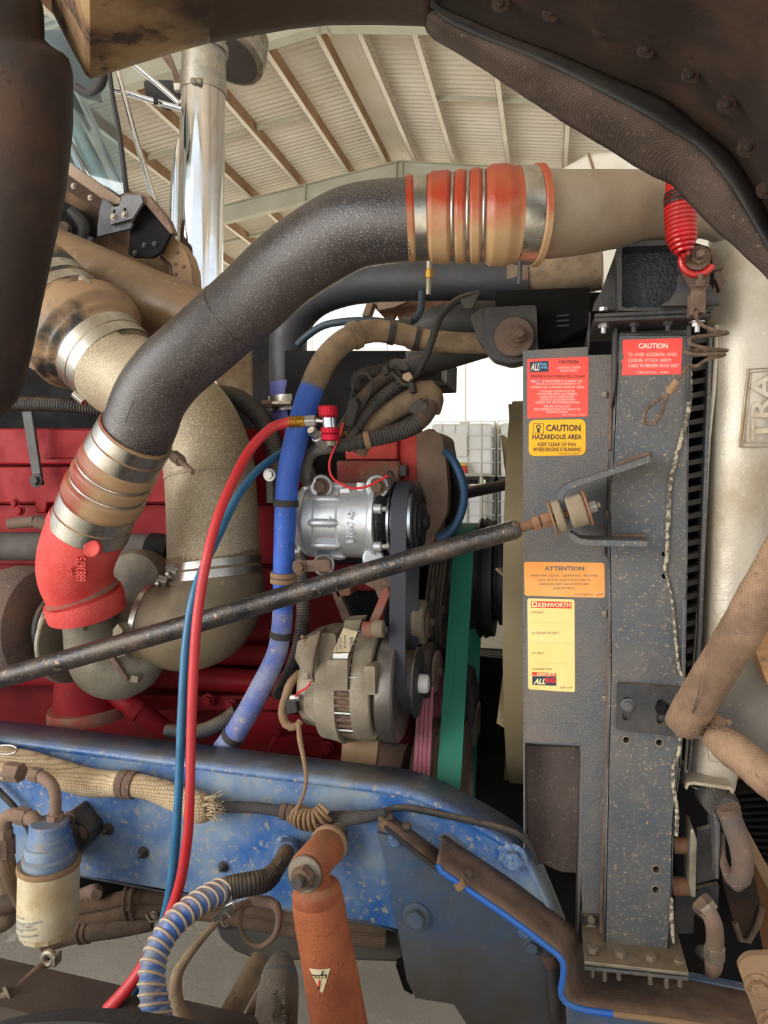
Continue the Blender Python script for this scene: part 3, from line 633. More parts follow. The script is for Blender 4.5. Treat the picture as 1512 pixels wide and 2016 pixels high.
# core fins seen edge on
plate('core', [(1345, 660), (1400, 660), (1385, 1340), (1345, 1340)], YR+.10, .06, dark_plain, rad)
for i in range(27):
    y = 664+i*26.4; dx = -(y-664)*.02
    plate('fin', [(1352, y+6), (1394+dx, y-2), (1394+dx, y+9), (1352, y+16)], YR+.045, .05, black_steel, rad, bev=0)
plate('core_strip', [(1396, 655), (1404, 655), (1383, 1250), (1360, 1520), (1354, 1520), (1374, 1250)], YR+.03, .06, rad_paint, rad)
plate('core_flange', [(1345, 1180), (1353, 1180), (1348, 1430), (1340, 1500), (1338, 1480)], YR-.004, .05, rad_paint, rad)
# rope seal stuck to the column edge
rope = mat('rope', 'c8bca4', '6a6258', sc=120, rough=.95, bump=.8, bsc=500, thr=.5, wid=.05)
tube('rope_seal', [(1357, 690, YR-.004, 9), (1358, 785, YR-.004, 9), (1351, 830, YR-.004, 8), (1338, 875, YR-.004, 8), (1320, 950, YR-.004, 8), (1315, 1040, YR-.004, 8), (1312, 1105, YR-.004, 8), (1309, 1122, YR-.004, 6), (1322, 1175, YR-.004, 5), (1330, 1250, YR-.004, 6), (1336, 1310, YR-.004, 6), (1343, 1330, YR-.004, 6)], rope, rad, seg=8, corr=(.012, .12), label='pale frayed rope seal')
tube('rope_seal', [(1338, 1452, YR-.004, 7), (1337, 1480, YR-.004, 7), (1326, 1510, YR-.004, 7), (1326, 1550, YR-.004, 8), (1333, 1600, YR-.004, 8), (1331, 1645, YR-.004, 8)], rope, rad, seg=8, corr=(.012, .12))
tube('rope_seal', [(1323, 1768, YR-.004, 6), (1322, 1810, YR-.004, 9), (1326, 1857, YR-.004, 5)], rope, rad, seg=8)
# slotted bracket plate and its bolts
br = plate('slotted_bracket', rnd([(1216, 1345), (1343, 1354), (1400, 1442), (1344, 1452), (1213, 1437)], 5), YR-.012, .008, black_steel, rad, holes=[slot(1234, 1372, 1419, 17), slot(1301, 1377, 1426, 17)])
bolt(1236, 1388, YR-.012, 27, br, rad_paint); bolt(1304, 1394, YR-.012, 27, br, black_gloss)
plate('bracket_tongue', [(1330, 1443), (1395, 1449), (1392, 1456), (1330, 1452)], YR-.05, .05, rad_paint, rad)
# U bracket for the stay rod
ub = [(1281, 903), (1200, 931), (1140, 951), (1118, 959), (1108, 966), (1104, 980), (1107, 1000), (1118, 1038), (1126, 1056), (1140, 1066), (1160, 1069), (1276, 1071)]
ribbon('stay_bracket', ub, 13, YR-.075, .075, rad_paint, rad, bev=.002)
for a, b in (((1216, 916), (1278, 893)), ((1206, 1056), (1270, 1056))): cyl('weld_bead', (*a, YR-.004), (*b, YR-.004), 11, rust_brown, rad, seg=8)

# ================================================================== STAY ROD
YB = 1.19
rod = thing('stay_rod', 'long black worn steel stay rod running diagonally from the engine bay to the radiator', 'rod')
tube('rod', Path([(-420, 1453, YB, 40), (-60, 1352, YB, 40), (300, 1251, YB, 41), (700, 1133, YB, 40), (1012, 1043, YB, 38)]), rod_black, rod, seg=24)
tube('rod_end', Path([(1005, 1045, YB, 38), (1016, 1042, YB, 36), (1024, 1040, YB, 28)]), black_steel, rod)
tube('threaded_end', Path([(1018, 1041, YB, 19), (1066, 1027, YB, 19)]), copper_rust, rod, corr=(.0026, .07), seg=14)
def axhex(name, a, b, w, mt, parent, n=6):
    pa, pb = P(*a), P(*b); return ob(M().tube([pa, pb], [S(w/2, a[0], a[2])]*2, n), name, mt, parent, bev=.0012, sm=20)
axhex('lock_nut', (1050, 1032, YB), (1064, 1028, YB), 32, copper_rust, rod); axhex('lock_nut', (1067, 1027, YB), (1086, 1021.5, YB), 32, copper_rust, rod)
def disc(name, c, half, w, mt, parent, bev=.0012):
    dx, dy = .963, -.275; a = (c[0]-dx*half, c[1]-dy*half, c[2]); b = (c[0]+dx*half, c[1]+dy*half, c[2]); return cyl(name, a, b, w, mt, parent, seg=36, bev=bev)
disc('washer', (1088, 1020.5, YB), 2.5, 70, copper_rust, rod); rubber_tan = mat('rubber_tan', '9a8c74', '857762', sc=14, rough=.85, bump=.15)
disc('bushing', (1101, 1017, YB), 9, 66, rubber_tan, rod, .003); disc('bushing', (1137, 1006, YB), 18, 64, rubber_tan, rod, .004); disc('washer', (1157, 1000.5, YB), 2.5, 72, copper_rust, rod)
axhex('lock_nut', (1158, 1000, YB), (1174, 995.5, YB), 26, bright_zinc, rod); disc('stud_end', (1178, 994.5, YB), 4, 14, steel_dull, rod)
disc('stud', (1110, 1014, YB), 50, 16, copper_rust, rod)

# ================================================================== TOP MOUNT, SPRING, SAFETY CABLE
mnt = thing('hood_spring_mount', 'black welded box mount bolted on top of the radiator', 'bracket')
YM = YR-.02
plate('frame', rnd([(1214, 484), (1226, 476), (1352, 470), (1352, 612), (1216, 612)], 6), YM-.02, .09, black_steel, mnt, holes=[rnd([(1224, 486), (1346, 481), (1344, 604), (1224, 606)], 8)])
plate('recess_panel', [(1220, 482), (1350, 478), (1350, 610), (1220, 610)], YM+.02, .006, black_gloss, mnt)
plate('side_gusset', [(1216, 486), (1218, 612), (1166, 612), (1170, 596), (1184, 572)], YM+.02, .008, black_steel, mnt)
plate('curved_gusset', [(1337, 540), (1400, 560), (1420, 600), (1300, 602), (1320, 590), (1332, 568)], YM-.035, .012, black_steel, mnt)
plate('rear_plate', [(1345, 470), (1395, 485), (1408, 530), (1404, 590), (1350, 600)], YM+.04, .01, dark_plain, mnt)
sh_ = plate('shackle_plate', rnd([(1342, 500), (1356, 488), (1392, 488), (1398, 520), (1397, 560), (1388, 575), (1364, 575), (1344, 535)], 6), YM-.05, .009, rust_brown, mnt)
for pts in ([(1398, 487), (1412, 492), (1411, 500), (1408, 518), (1427, 522), (1426, 526), (1404, 533)], [(1408, 548), (1430, 548), (1431, 552), (1424, 560), (1418, 574), (1414, 562)]): plate('torn_tab', pts, YM-.02, .02, rust_brown, mnt, bev=.001)
bolt(1373, 508, YM-.058, 48, mnt, rust_brown, kind='stud', name='pivot_bolt')
q = P(1373, 511, YM-.056); ob(M().tube([q+Vector((math.cos(a)*.0235, 0, math.sin(a)*.0235)) for a in [math.pi*(.85+1.0*i/24) for i in range(25)]], [.0055]*25, 10), 'hook_eye', spring_red, mnt)
bolt(1378, 562, YM-.06, 30, mnt, rust_brown, axis=(0, -.3, 1), kind='stud', name='cable_bolt')
plate('cable_block', [(1361, 572), (1391, 572), (1390, 618), (1359, 620)], YM-.075, .03, rust_brown, mnt, holes=[circ(1371, 611, 4)])
spr = thing('coil_spring', 'glossy red coil spring with a black painted patch hanging above the radiator mount', 'spring')
sp = Path([(1336, 330, YM-.085, 50), (1337, 365, YM-.085, 52), (1338, 400, YM-.085, 60), (1340, 440, YM-.085, 61), (1342, 470, YM-.085, 59), (1344, 490, YM-.085, 42), (1345, 499, YM-.085, 26)])
ob(helix(sp, 0, 1, 20, 1, S(4.3, 1340, YM), per=20, seg=8, dr=-S(4, 1340, YM)), 'coil', spring_red, spr)
spring_black = mat('spring_black', '1c1b1b', rough=.3, bump=0)
ob(helix(sp, .29, .42, 2.6, 1, S(4.8, 1340, YM), per=20, seg=8, dr=-S(3.9, 1340, YM), phase=5.6), 'painted_coil', spring_black, spr, label='black painted coils')
tube('hook', [(1345, 499, YM-.085, 8), (1347, 505, YM-.0858, 9), (1346, 515, YM-.06, 9)], spring_red, spr, seg=10)
saf = thing('safety_cable', 'rusty twisted steel safety cable coiled and ending in a crimped loop', 'cable')
cb = [(1371, 611, YM-.072, 7), (1372, 628, YM-.078, 7), (1384, 641, YM-.08, 7), (1412, 652, YM-.075, 7), (1432, 656, YM-.05, 7), (1408, 660, YM-.03, 7), (1372, 663, YM-.05, 7), (1357, 670, YM-.075, 7), (1366, 680, YM-.085, 7), (1402, 687, YM-.08, 7), (1431, 690, YM-.055, 7), (1400, 690, YM-.035, 7), (1362, 690, YM-.05, 7), (1350, 693, YM-.075, 7), (1372, 698, YM-.085, 7), (1426, 698, YM-.07, 7), (1392, 708, YM-.06, 7), (1372, 720, YM-.045, 7), (1356, 720, YM-.045, 7), (1346, 733, YM-.04, 7), (1332, 752, YM-.035, 7), (1316, 775, YM-.03, 7), (1298, 786, YM-.03, 7), (1276, 803, YM-.03, 7), (1268, 824, YM-.03, 7), (1277, 835, YM-.03, 7), (1292, 830, YM-.03, 7), (1304, 808, YM-.03, 7), (1313, 780, YM-.03, 7)]
rope_rust = mat('rope_rust', '7d6654', '5a4a40', sc=90, rough=.8, bump=.6, bsc=400)
pc = Path(cb); tube('cable', pc, rope_rust, saf, seg=8, n=240)
ob(helix(pc, 0, 1, 150, .62, S(1.9, 1350, YM), per=6, seg=5), 'strand', rope_rust, saf); ob(helix(pc, 0, 1, 150, .62, S(1.9, 1350, YM), per=6, seg=5, phase=3.1), 'strand', rope_rust, saf)
cyl('crimp_ferrule', (1334, 749, YM-.036), (1316, 775, YM-.032), 16, tan_dust, saf, seg=14, bev=.001)
plate('anchor_strip', [(1353, 640), (1362, 640), (1360, 790), (1352, 790)], YR-.012, .008, black_steel, rad)

# ================================================================== CHARGE AIR COOLER
cac = thing('charge_air_cooler', 'dusty cast aluminium charge air cooler end tank with a raised name badge', 'cooler')
ct = Path([(1488, 380, 1.345, 150), (1476, 480, 1.345, 150), (1464, 760, 1.345, 136), (1446, 1050, 1.345, 116), (1425, 1300, 1.345, 104), (1402, 1500, 1.345, 95), (1397, 1540, 1.345, 92)])
tube('end_tank', ct, cast_al, cac, seg=40, n=60)
tube('tank_edge', [(1411, 640, 1.31, 10), (1405, 760, 1.31, 10), (1392, 900, 1.31, 10), (1378, 1180, 1.31, 10), (1358, 1420, 1.31, 10), (1350, 1520, 1.31, 8)], cast_al, cac, seg=8)
ip = Path([(1046, 424, 1.16, 170), (1120, 421, 1.18, 163), (1200, 414, 1.22, 150), (1300, 406, 1.265, 134), (1400, 404, 1.3, 128), (1470, 430, 1.33, 140), (1486, 480, 1.345, 150)])
tube('inlet_pipe', ip, mat('cast_al_dust', 'aa9c8a', '978670', sc=4, rough=.5, metal=.35, bump=.3, bsc=240, c3='a89a86', spk=.64, ssc=120, thr=.5), cac, seg=40, n=50)
plate('bottom_tray', [(1348, 1552), (1354, 1541), (1366, 1539), (1440, 1549), (1446, 1556), (1444, 1568), (1438, 1566), (1438, 1556), (1366, 1545), (1357, 1547), (1353, 1556)], 1.27, .1, cast_al, cac)
for x in (1374, 1410): bolt(x, 1548+(x-1374)*.12, 1.31, 24, cac, cast_al, axis=(0, 0, -1), kind='flat')
plate('weld_pad', [(1396, 1470), (1420, 1472), (1416, 1502), (1396, 1500)], 1.28, .01, cast_al, cac)
bdg = mat('badge_cast', 'b0a694', 'a08c70', sc=12, rough=.5, metal=.4, bump=.3, bsc=260)
def yb(x): return 1.286+abs(x-1474)**2*.0000045
fr = [(1473, 727), (1530, 724), (1530, 880), (1456, 880)]
m = M().tube([P(x, y, 1.284) for x, y in fr], [.0022]*4, 8, closed=True); m.tube([P(x, y, 1.284) for x, y in [(1478, 733), (1526, 730), (1524, 872), (1463, 872)]], [.0016]*4, 8, closed=True); ob(m, 'badge_frame', bdg, cac)
text('badge_letters', 'TRA', 1477, 736, 1518, 868, 1.2845, cast_al, cac, rot=1, thick=.006, bold=.02)

# ================================================================== WRAPPED BRACES AND FELT on the right
brc = thing('fender_brace', 'thick brace wrapped in dusty tan canvas rising from the slotted bracket', 'brace')
p1 = Path([(1338, 1432, 1.19, 62), (1362, 1396, 1.18, 74), (1400, 1335, 1.16, 76), (1450, 1256, 1.13, 80), (1500, 1170, 1.1, 84), (1570, 1050, 1.06, 88), (1640, 930, 1.03, 90)])
tube('wrapped_tube', p1, canvas, brc, seg=30, n=60, prof=lambda t: 1+.012*math.sin(t*37)+.01*math.sin(t*91))
tube('wrap_seam', [(1356, 1430, 1.165, 3), (1375, 1365, 1.13, 3), (1379, 1330, 1.125, 3)], loom_tan, brc, seg=6)
brc2 = thing('fender_brace', 'frayed canvas wrapped brace running down from the slotted bracket', 'brace')
p2 = Path([(1372, 1428, 1.2, 20), (1392, 1436, 1.2, 46), (1430, 1466, 1.18, 66), (1480, 1504, 1.16, 72), (1560, 1570, 1.12, 76), (1680, 1660, 1.08, 78)])
tube('wrapped_tube', p2, canvas, brc2, seg=30, n=50, prof=lambda t: 1+.02*math.sin(t*31)+.015*math.sin(t*77))
tube('torn_end', [(1395, 1425, 1.2, 18), (1405, 1415, 1.19, 30), (1418, 1424, 1.19, 26), (1440, 1420, 1.19, 8)], canvas, brc2, seg=12)
for i in range(14):
    x = 1380+random.uniform(0, 50); y = 1428+random.uniform(-6, 14); tube('frayed_thread', [(x, y, 1.17, 2), (x+random.uniform(-8, 8), y+random.uniform(-4, 6), 1.155, 1.6), (x+random.uniform(-14, 14), y+random.uniform(-6, 10), 1.15, 1.2)], loom, brc2, seg=5, n=6)
flt = thing('felt_panel', 'grey felt mud flap stretched between the two canvas wrapped braces', 'panel')
plate('felt', [(1380, 1440), (1430, 1340), (1530, 1160), (1560, 1560), (1470, 1500)], 1.24, .012, felt, flt)
wd = thing('timber_block', 'pale timber block with pencil marks beside the wrapped brace', 'timber')
wood = mat('timber', 'b98f66', 'a77c55', sc=30, rough=.85, bump=.3, aniso=(1, 1, 6))
plate('block', [(1484, 1278), (1512, 1215), (1570, 1190), (1570, 1400), (1512, 1350)], 1.2, .035, wood, wd)
text('pencil_mark', '30.', 1498, 1294, 1512, 1302, 1.199, ink_g, wd)

# ================================================================== LOWER RIGHT: tow pin bracket, hook pipe, fittings, hood inside
mb = thing('mounting_bracket', 'folded dark steel bracket carried on two stub pins beside the radiator column', 'bracket')
plate('face_plate', [(1360, 1634), (1366, 1632), (1373, 1654), (1370, 1768), (1361, 1768), (1356, 1740), (1358, 1700)], 1.265, .05, steel_dull, mb)
plate('side_plate', [(1371, 1634), (1418, 1622), (1416, 1730), (1371, 1742)], 1.29, .01, black_steel, mb)
plate('side_plate', [(1405, 1600), (1410, 1603), (1419, 1622), (1416, 1732), (1410, 1732), (1408, 1630)], 1.255, .06, rad_paint, mb)
for y, a in ((1664, 1325), (1744, 1322)): cyl('stub_pin', (a, y, 1.30), (1364, y+1, 1.30), 31 if y < 1700 else 34, copper_rust, mb, seg=24, bev=.002)
hk = thing('hook_pipe', 'bent rusty steel pipe hooked downward below the charge air cooler', 'pipe')
tube('pipe', [(1436, 1600, 1.24, 40), (1444, 1625, 1.23, 43), (1458, 1665, 1.22, 43), (1462, 1710, 1.22, 40), (1452, 1736, 1.22, 36), (1436, 1722, 1.24, 26), (1424, 1695, 1.26, 14), (1421, 1640, 1.27, 10)], rust_iron, hk, seg=24)
tube('collar', [(1432, 1588, 1.24, 44), (1438, 1605, 1.24, 44)], rust_brown, hk, seg=24)
slv = thing('mesh_sleeve', 'black ribbed mesh sleeve gathered onto the bent pipe', 'sleeve')
psl = Path([(1392, 1545, 1.34, 60), (1404, 1560, 1.31, 66), (1420, 1580, 1.28, 62), (1433, 1595, 1.25, 48)])
tube('sleeve', psl, braid, slv, seg=28)
for i in range(22):
    a = 2*math.pi*i/22; t_ = []
    for k in range(7):
        f = k/6; p_, r_ = psl.at(f); d_ = psl.dir(f); u_ = d_.cross(Vector((0, 1, 0))).normalized(); v_ = d_.cross(u_); t_.append(p_+(u_*math.cos(a)+v_*math.sin(a))*r_)
    ob(M().tube(t_, [.0013]*7, 5), 'pleat', loom, slv)
fit = thing('elbow_fitting', 'dusty hydraulic elbow fitting hanging in front of the cross beam', 'fitting')
axhex('nut', (1376, 1772, 1.28), (1392, 1790, 1.27), 44, rust_brown, fit); axhex('nut', (1386, 1782, 1.27), (1398, 1798, 1.265), 40, steel_dull, fit)
tube('elbow', [(1392, 1790, 1.265, 32), (1404, 1815, 1.26, 33), (1408, 1845, 1.26, 33), (1406, 1868, 1.26, 33)], brown_dust, fit, seg=20)
axhex('nut', (1407, 1862, 1.26), (1406, 1890, 1.26), 40, steel_dull, fit); tube('hose_end', [(1406, 1888, 1.26, 34), (1404, 1905, 1.26, 32), (1398, 1916, 1.27, 20)], brown_dust, fit, seg=18)
axhex('side_nut', (1378, 1872, 1.3), (1394, 1885, 1.28), 26, black_steel, fit)
plate('anchor_plate', rnd([(1330, 1760), (1416, 1740), (1414, 1790), (1366, 1800), (1366, 1838), (1326, 1838)], 6), 1.33, .01, black_steel, fit)
hi = thing('hood_wall', 'orange brown ribbed inner wall of the hood behind the bent pipe', 'panel')
plate('wall', [(1320, 1500), (1420, 1100), (1900, 1000), (1900, 2100), (1490, 2100), (1460, 1930), (1400, 1850), (1360, 1700)], 1.72, .012, hood_inner, hi)
for i in range(11):
    y = 1560+i*13; plate('rib', [(1446+i*5, y), (1600, y-14+i*3), (1600, y-8+i*3), (1446+i*5, y+6)], 1.66, .06, dark_plain, hi, bev=0)
plate('brace_strip', [(1440, 1560), (1470, 1630), (1540, 1760), (1620, 1900), (1600, 1910), (1520, 1770), (1455, 1645), (1428, 1575)], 1.62, .03, tan_dust, hi)
plate('hanging_tab', rnd([(1418, 1720), (1480, 1700), (1500, 1790), (1476, 1850), (1458, 1850), (1440, 1800)], 10), 1.5, .01, hood_brown, hi)
ob(M().tube([P(x, y, 1.495) for x, y in ((1500, 1786), (1492, 1820), (1474, 1852), (1458, 1850), (1446, 1815))], [.006]*5, 8), 'tab_rim', rust_brown, hi)
cn = thing('corner_plate', 'ochre dusty steel corner plate with a large round bolt at the beam end', 'plate')
plate('plate', rnd([(1452, 1902), (1470, 1882), (1600, 1876), (1600, 2080), (1510, 2080), (1490, 2010)], 12), 1.12, .012, tan_dust, cn)
bolt(1492, 1942, 1.12, 52, cn, tan_dust, kind='hex'); bolt(1515, 2010, 1.12, 46, cn, tan_dust, kind='hex')
# ================================================================== CHASSIS RAIL
YC = 1.30
rail = thing('chassis_rail', 'blue painted chassis rail with worn dusty paint running under the engine', 'chassis rail')
top = [(-520, 1389), (-120, 1440), (0, 1455), (400, 1506), (700, 1544), (790, 1557), (850, 1577), (900, 1602), (970, 1642), (1010, 1668), (1035, 1694), (1060, 1742), (1085, 1800), (1112, 1868)]
bot = [(1060, 1880), (860, 1842), (783, 1833), (730, 1818), (550, 1790), (335, 1756), (160, 1724), (-120, 1682), (-520, 1620)]
plate('web', top+bot, YC, .009, blue_frame, rail, bev=0)
tp = resample([(x, y, YC) for x, y in top], 70)
A = [P(*q) for q in tp]; 
rows = [[a+Vector((0, .0, -.010)) for a in A], [a+Vector((0, .0005, -.004)) for a in A], [a+Vector((0, .004, .001)) for a in A], [a+Vector((0, .010, .002)) for a in A], [a+Vector((0, .082, .002)) for a in A]]
ob(M().grid(rows), 'top_flange', blue_frame, rail, solid=.007, sm=60)
bt = [P(x, y, YC) for x, y in bot[2:]]
ob(M().grid([[p for p in bt], [p+Vector((0, .09, 0)) for p in bt]]), 'bottom_flange', blue_grime, rail, solid=.008)
dp = [(741, 1640), (760, 1705), (783, 1833), (795, 1900), (800, 1930), (818, 1966), (893, 1978), (915, 2012), (940, 2070), (1120, 2070), (1113, 1968), (1106, 1915), (1075, 1862), (1000, 1805), (866, 1704), (800, 1652)]
plate('drop_plate', dp, YC-.010, .010, blue_grime, rail, bev=.0015)
# bolted diagonal flange of the drop plate
fr_ = [(862, 1698), (868, 1710), (885, 1722), (1008, 1806), (1075, 1857), (1098, 1875), (1109, 1893), (1108, 1922), (1104, 1949), (1116, 1970), (1158, 1984), (1275, 1999), (1375, 2013), (1520, 2036)]
bk_ = [(872, 1644), (884, 1652), (917, 1675), (1008, 1736), (1075, 1787), (1112, 1815), (1138, 1842), (1152, 1868), (1160, 1885), (1185, 1905), (1230, 1915), (1330, 1928), (1400, 1942), (1520, 1966)]
k = 60
Fq = [P(*q) for q in resample([(x, y, YC-.105) for x, y in fr_], k)]; Bq = [P(*q) for q in resample([(x, y, YC-.0) for x, y in bk_[:7]]+[(x, y, YC+.05) for x, y in bk_[7:]], k)]
ob(M().grid([[Fq[i].lerp(Bq[i], j/4) for i in range(k)] for j in range(5)]), 'drop_flange', rust_brown, rail, solid=.007, sm=50)
ob(M().tube([p+Vector((0, -.002, -.003)) for p in Fq[:int(k*.62)]], [.0052]*int(k*.62), 10), 'flange_edge', blue_edge, rail, label='bright blue flange edge')
ob(M().tube([p+Vector((0, -.002, -.003)) for p in Fq[int(k*.60):]], [.0052]*(k-int(k*.60)), 10), 'flange_edge', tan_dust, rail)
bx = [(1118, 1985), (1158, 1994), (1275, 2009), (1375, 2023), (1520, 2046), (1520, 2090), (1110, 2090)]
plate('front_beam_face', bx, YC-.10, .01, blue_grime, rail)
plate('rear_beam_edge', [(1330, 1922), (1400, 1934), (1520, 1960), (1520, 1985), (1330, 1945)], YC+.1, .02, blue_frame, rail)
for x, y, s_ in ((214, 1632, 24), (283, 1678, 24), (440, 1706, 22)): bolt(x, y, YC, s_, rail, black_steel, kind='stud')
for x, y, s_ in ((820, 1803, 54), (1010, 1688, 56), (778, 1648, 44), (1032, 1828, 40)): bolt(x, y, YC-(.010 if y > 1780 and x < 900 else 0), s_, rail, blue_frame if x > 900 or y < 1700 else blue_grime)
bolt(1048, 1862, YC-.01, 34, rail, blue_grime); bolt(565, 1666, YC, 46, rail, blue_frame, kind='hex', name='port_nut')
# narrow cable strip in front of the plate
stp = thing('cable_strip', 'dark folded steel strip bolted diagonally across the blue rail', 'strip')
Fs = [P(x, y, YC-.055) for x, y in ((745, 1611), (800, 1657), (866, 1709))]; Bs = [P(x, y, YC-.012) for x, y in ((751, 1594), (812, 1637), (872, 1682))]
ob(M().grid([Fs, [a.lerp(b, .5) for a, b in zip(Fs, Bs)], Bs]), 'strip', rust_brown, stp, solid=.005)
bolt(763, 1610, YC-.032, 26, stp, black_steel, axis=(0, -.3, 1), kind='dome'); bolt(800, 1628, YC-.028, 22, stp, black_steel, axis=(0, -.3, 1), kind='dome')
cyl('clip', (752, 1618, YC-.05), (760, 1632, YC-.05), 20, tan_dust, stp, seg=12)
for x, y in ((920, 1722), (935, 1735)): bolt(x, y, YC-.07, 24, rail, black_steel, axis=(0, -.2, 1), kind='dome')
cyl('clip', (902, 1737, YC-.11), (908, 1748, YC-.11), 22, tan_dust, rail, seg=12)
plate('weld_pad', [(860, 1645), (885, 1640), (920, 1668), (915, 1676), (880, 1660)], YC-.003, .004, blue_grime, rail)
# braided cable under the strip
brd = thing('braided_lead', 'thin grey braided lead clipped along the edge of the dark steel strip', 'cable')
tube('lead', [(757, 1626, YC-.055, 9), (800, 1664, YC-.058, 9), (868, 1717, YC-.06, 9), (905, 1744, YC-.07, 8)], braid, brd, seg=10)
lw = thing('lower_braided_lead', 'braided black lead hanging down beside the bright blue flange end', 'cable')
tube('lead', [(1078, 1866, YC-.03, 20), (1086, 1900, YC-.03, 22), (1092, 1960, YC-.03, 24), (1102, 2040, YC-.03, 26)], braid, lw, seg=14)
tube('clip', [(1081, 1878, YC-.03, 30), (1086, 1898, YC-.03, 30)], rust_brown, lw, seg=14)
cbl = thing('flat_cable', 'flat black cable running over the top of the blue rail to its front end', 'cable')
tube('cable', [(745, 1606, YC-.03, 14), (775, 1592, YC-.014, 13), (810, 1592, YC-.012, 13), (880, 1606, YC-.012, 13), (960, 1624, YC-.012, 13), (1015, 1640, YC-.012, 12), (1042, 1662, YC-.008, 11), (1060, 1700, YC-.004, 9)], black_rubber, cbl, seg=10)
# ================================================================== WOVEN SLEEVE AND LOOM ON THE RAIL
YL = YC-.035
slv2 = thing('woven_sleeve', 'cream woven fabric heat sleeve lying along the blue rail with a frayed end', 'sleeve')
ws = Path([(-200, 1440, YL, 40), (-60, 1470, YL, 40), (0, 1490, YL, 44), (60, 1506, YL, 50), (120, 1525, YL, 52), (180, 1541, YL, 52), (250, 1544, YL-.005, 46), (300, 1553, YL-.005, 44), (350, 1572, YL-.005, 50), (395, 1590, YL-.005, 56), (412, 1592, YL-.005, 44)])
tube('sleeve', ws, burlap, slv2, seg=40, n=110, prof=lambda t: 1+.015*math.sin(t*60)+.01*math.sin(t*143))
for f in (.74, .762): band('strap', ws, f, f+.02, rust_brown, slv2, dr=.0035)
for i in range(46):
    a = random.uniform(0, 2*math.pi); x, y = 400+random.uniform(0, 12), 1590+20*math.sin(a); d = 22*math.cos(a)*.0006
    tube('frayed_thread', [(x, y, YL-.012+d, 2), (x+random.uniform(6, 14), y+random.uniform(-8, 8), YL-.02+d, 1.7), (x+random.uniform(12, 36), y+random.uniform(-16, 18), YL-.02+d*2+random.uniform(-.02, .01), 1.2)], burlap, slv2, seg=5, n=7)
ob(M().tube([P(12+22*math.cos(a), 1476+9*math.sin(a), YL-.03) for a in [2*math.pi*i/24 for i in range(24)]], [.0022]*24, 8, closed=True), 'wire_ring', steel, slv2)
lm = thing('wiring_loom', 'black braided wiring loom clamped along the middle of the blue rail', 'wiring loom')
pl_ = Path([(400, 1588, YL, 20), (440, 1589, YL, 21), (500, 1590, YL, 21), (560, 1598, YL, 22), (620, 1608, YL, 24), (680, 1611, YL, 26), (730, 1606, YL, 22), (760, 1600, YL, 18)])
tube('loom', pl_, braid, lm, seg=16)
for f in (.44, .475): band('clamp', pl_, f, f+.03, rust_brown, lm, dr=.004)
ew = thing('curled_wire', 'tan wire hanging from the alternator and curled around the wiring loom', 'wire')
pw = Path([(588, 1425, 1.28, 8), (590, 1455, 1.27, 11), (597, 1490, 1.26, 9), (603, 1530, 1.25, 8), (598, 1562, 1.24, 7), (588, 1585, 1.235, 7), (582, 1600, 1.235, 8)])
tube('wire', pw, tan_dust, ew, seg=10)
ob(helix(Path([(580, 1600, 1.25, 34), (600, 1612, 1.24, 36), (625, 1612, 1.24, 36), (643, 1596, 1.25, 34)]), 0, 1, 9, 1, S(4, 610, 1.24), per=16, seg=8), 'curl', tan_dust, ew)
# ================================================================== OIL FILTER
YF = 1.17
flt_ = thing('oil_filter', 'dirty white spin-on oil filter canister under a blue filter head', 'oil filter')
filt = mat('filter_white', 'd2c6a8', 'b49a6a', sc=14, rough=.5, bump=.15, c3='8f8266', spk=.64, ssc=70, thr=.56)
c0 = P(97, 1700, YF); c1 = P(94, 1836, YF); R = S(57, 97, YF); ax = (c1-c0).normalized(); Lf = (c1-c0).length
ob(M().lathe(c0, ax, [(0, R*.86), (-.004, R*.96), (0, R*1.01), (.006, R*1.02), (.010, R*.985), (Lf*.5, R*.985), (Lf*.86, R*.985), (Lf*.885, R*.95)], 48), 'canister', filt, flt_)
ob(M().lathe(c0+ax*Lf*.885, ax, [(0, R*.945), (Lf*.08, R*.90), (Lf*.115, R*.74), (Lf*.12, R*.3)], 14), 'fluted_base', filt, flt_, sm=20)
ob(M().lathe(c0+ax*-.003, ax, [(0, R*.97), (-.003, R*1.0), (0, R*1.035), (.006, R*1.035), (.008, R)], 48), 'rim', tan_dust, flt_)
ink_b = mat('ink_filter_blue', '3c5a80', rough=.6, bump=0)
def wraptext(body, y0, y1, x0, x1, mt):                         # print that follows the canister
    c = bpy.data.curves.new('t', 'FONT'); c.body = body; c.resolution_u = 2; o = bpy.data.objects.new('t', c); me0 = bpy.data.meshes.new_from_object(o)
    V = [v.co.copy() for v in me0.vertices]; Fc = [tuple(p.vertices) for p in me0.polygons]; bpy.data.objects.remove(o)
    ax_, bx_ = min(v.x for v in V), max(v.x for v in V); ay, by = min(v.y for v in V), max(v.y for v in V); out = []
    for v in V:
        px = x0+(v.x-ax_)/(bx_-ax_)*(x1-x0); py = y1-(v.y-ay)/(by-ay)*(y1-y0)+(x1-px)*.05
        q = P(px, py, YF); cc = c0.lerp(c1, (q.z-c0.z)/(c1.z-c0.z)); dx = q.x-cc.x; rr = R*.992
        out.append(Vector((q.x, cc.y-math.sqrt(max(rr*rr-dx*dx, 1e-8)), q.z)))
    ob(M().add(out, Fc), 'lettering', mt, flt_, sm=0)
YFf = YF
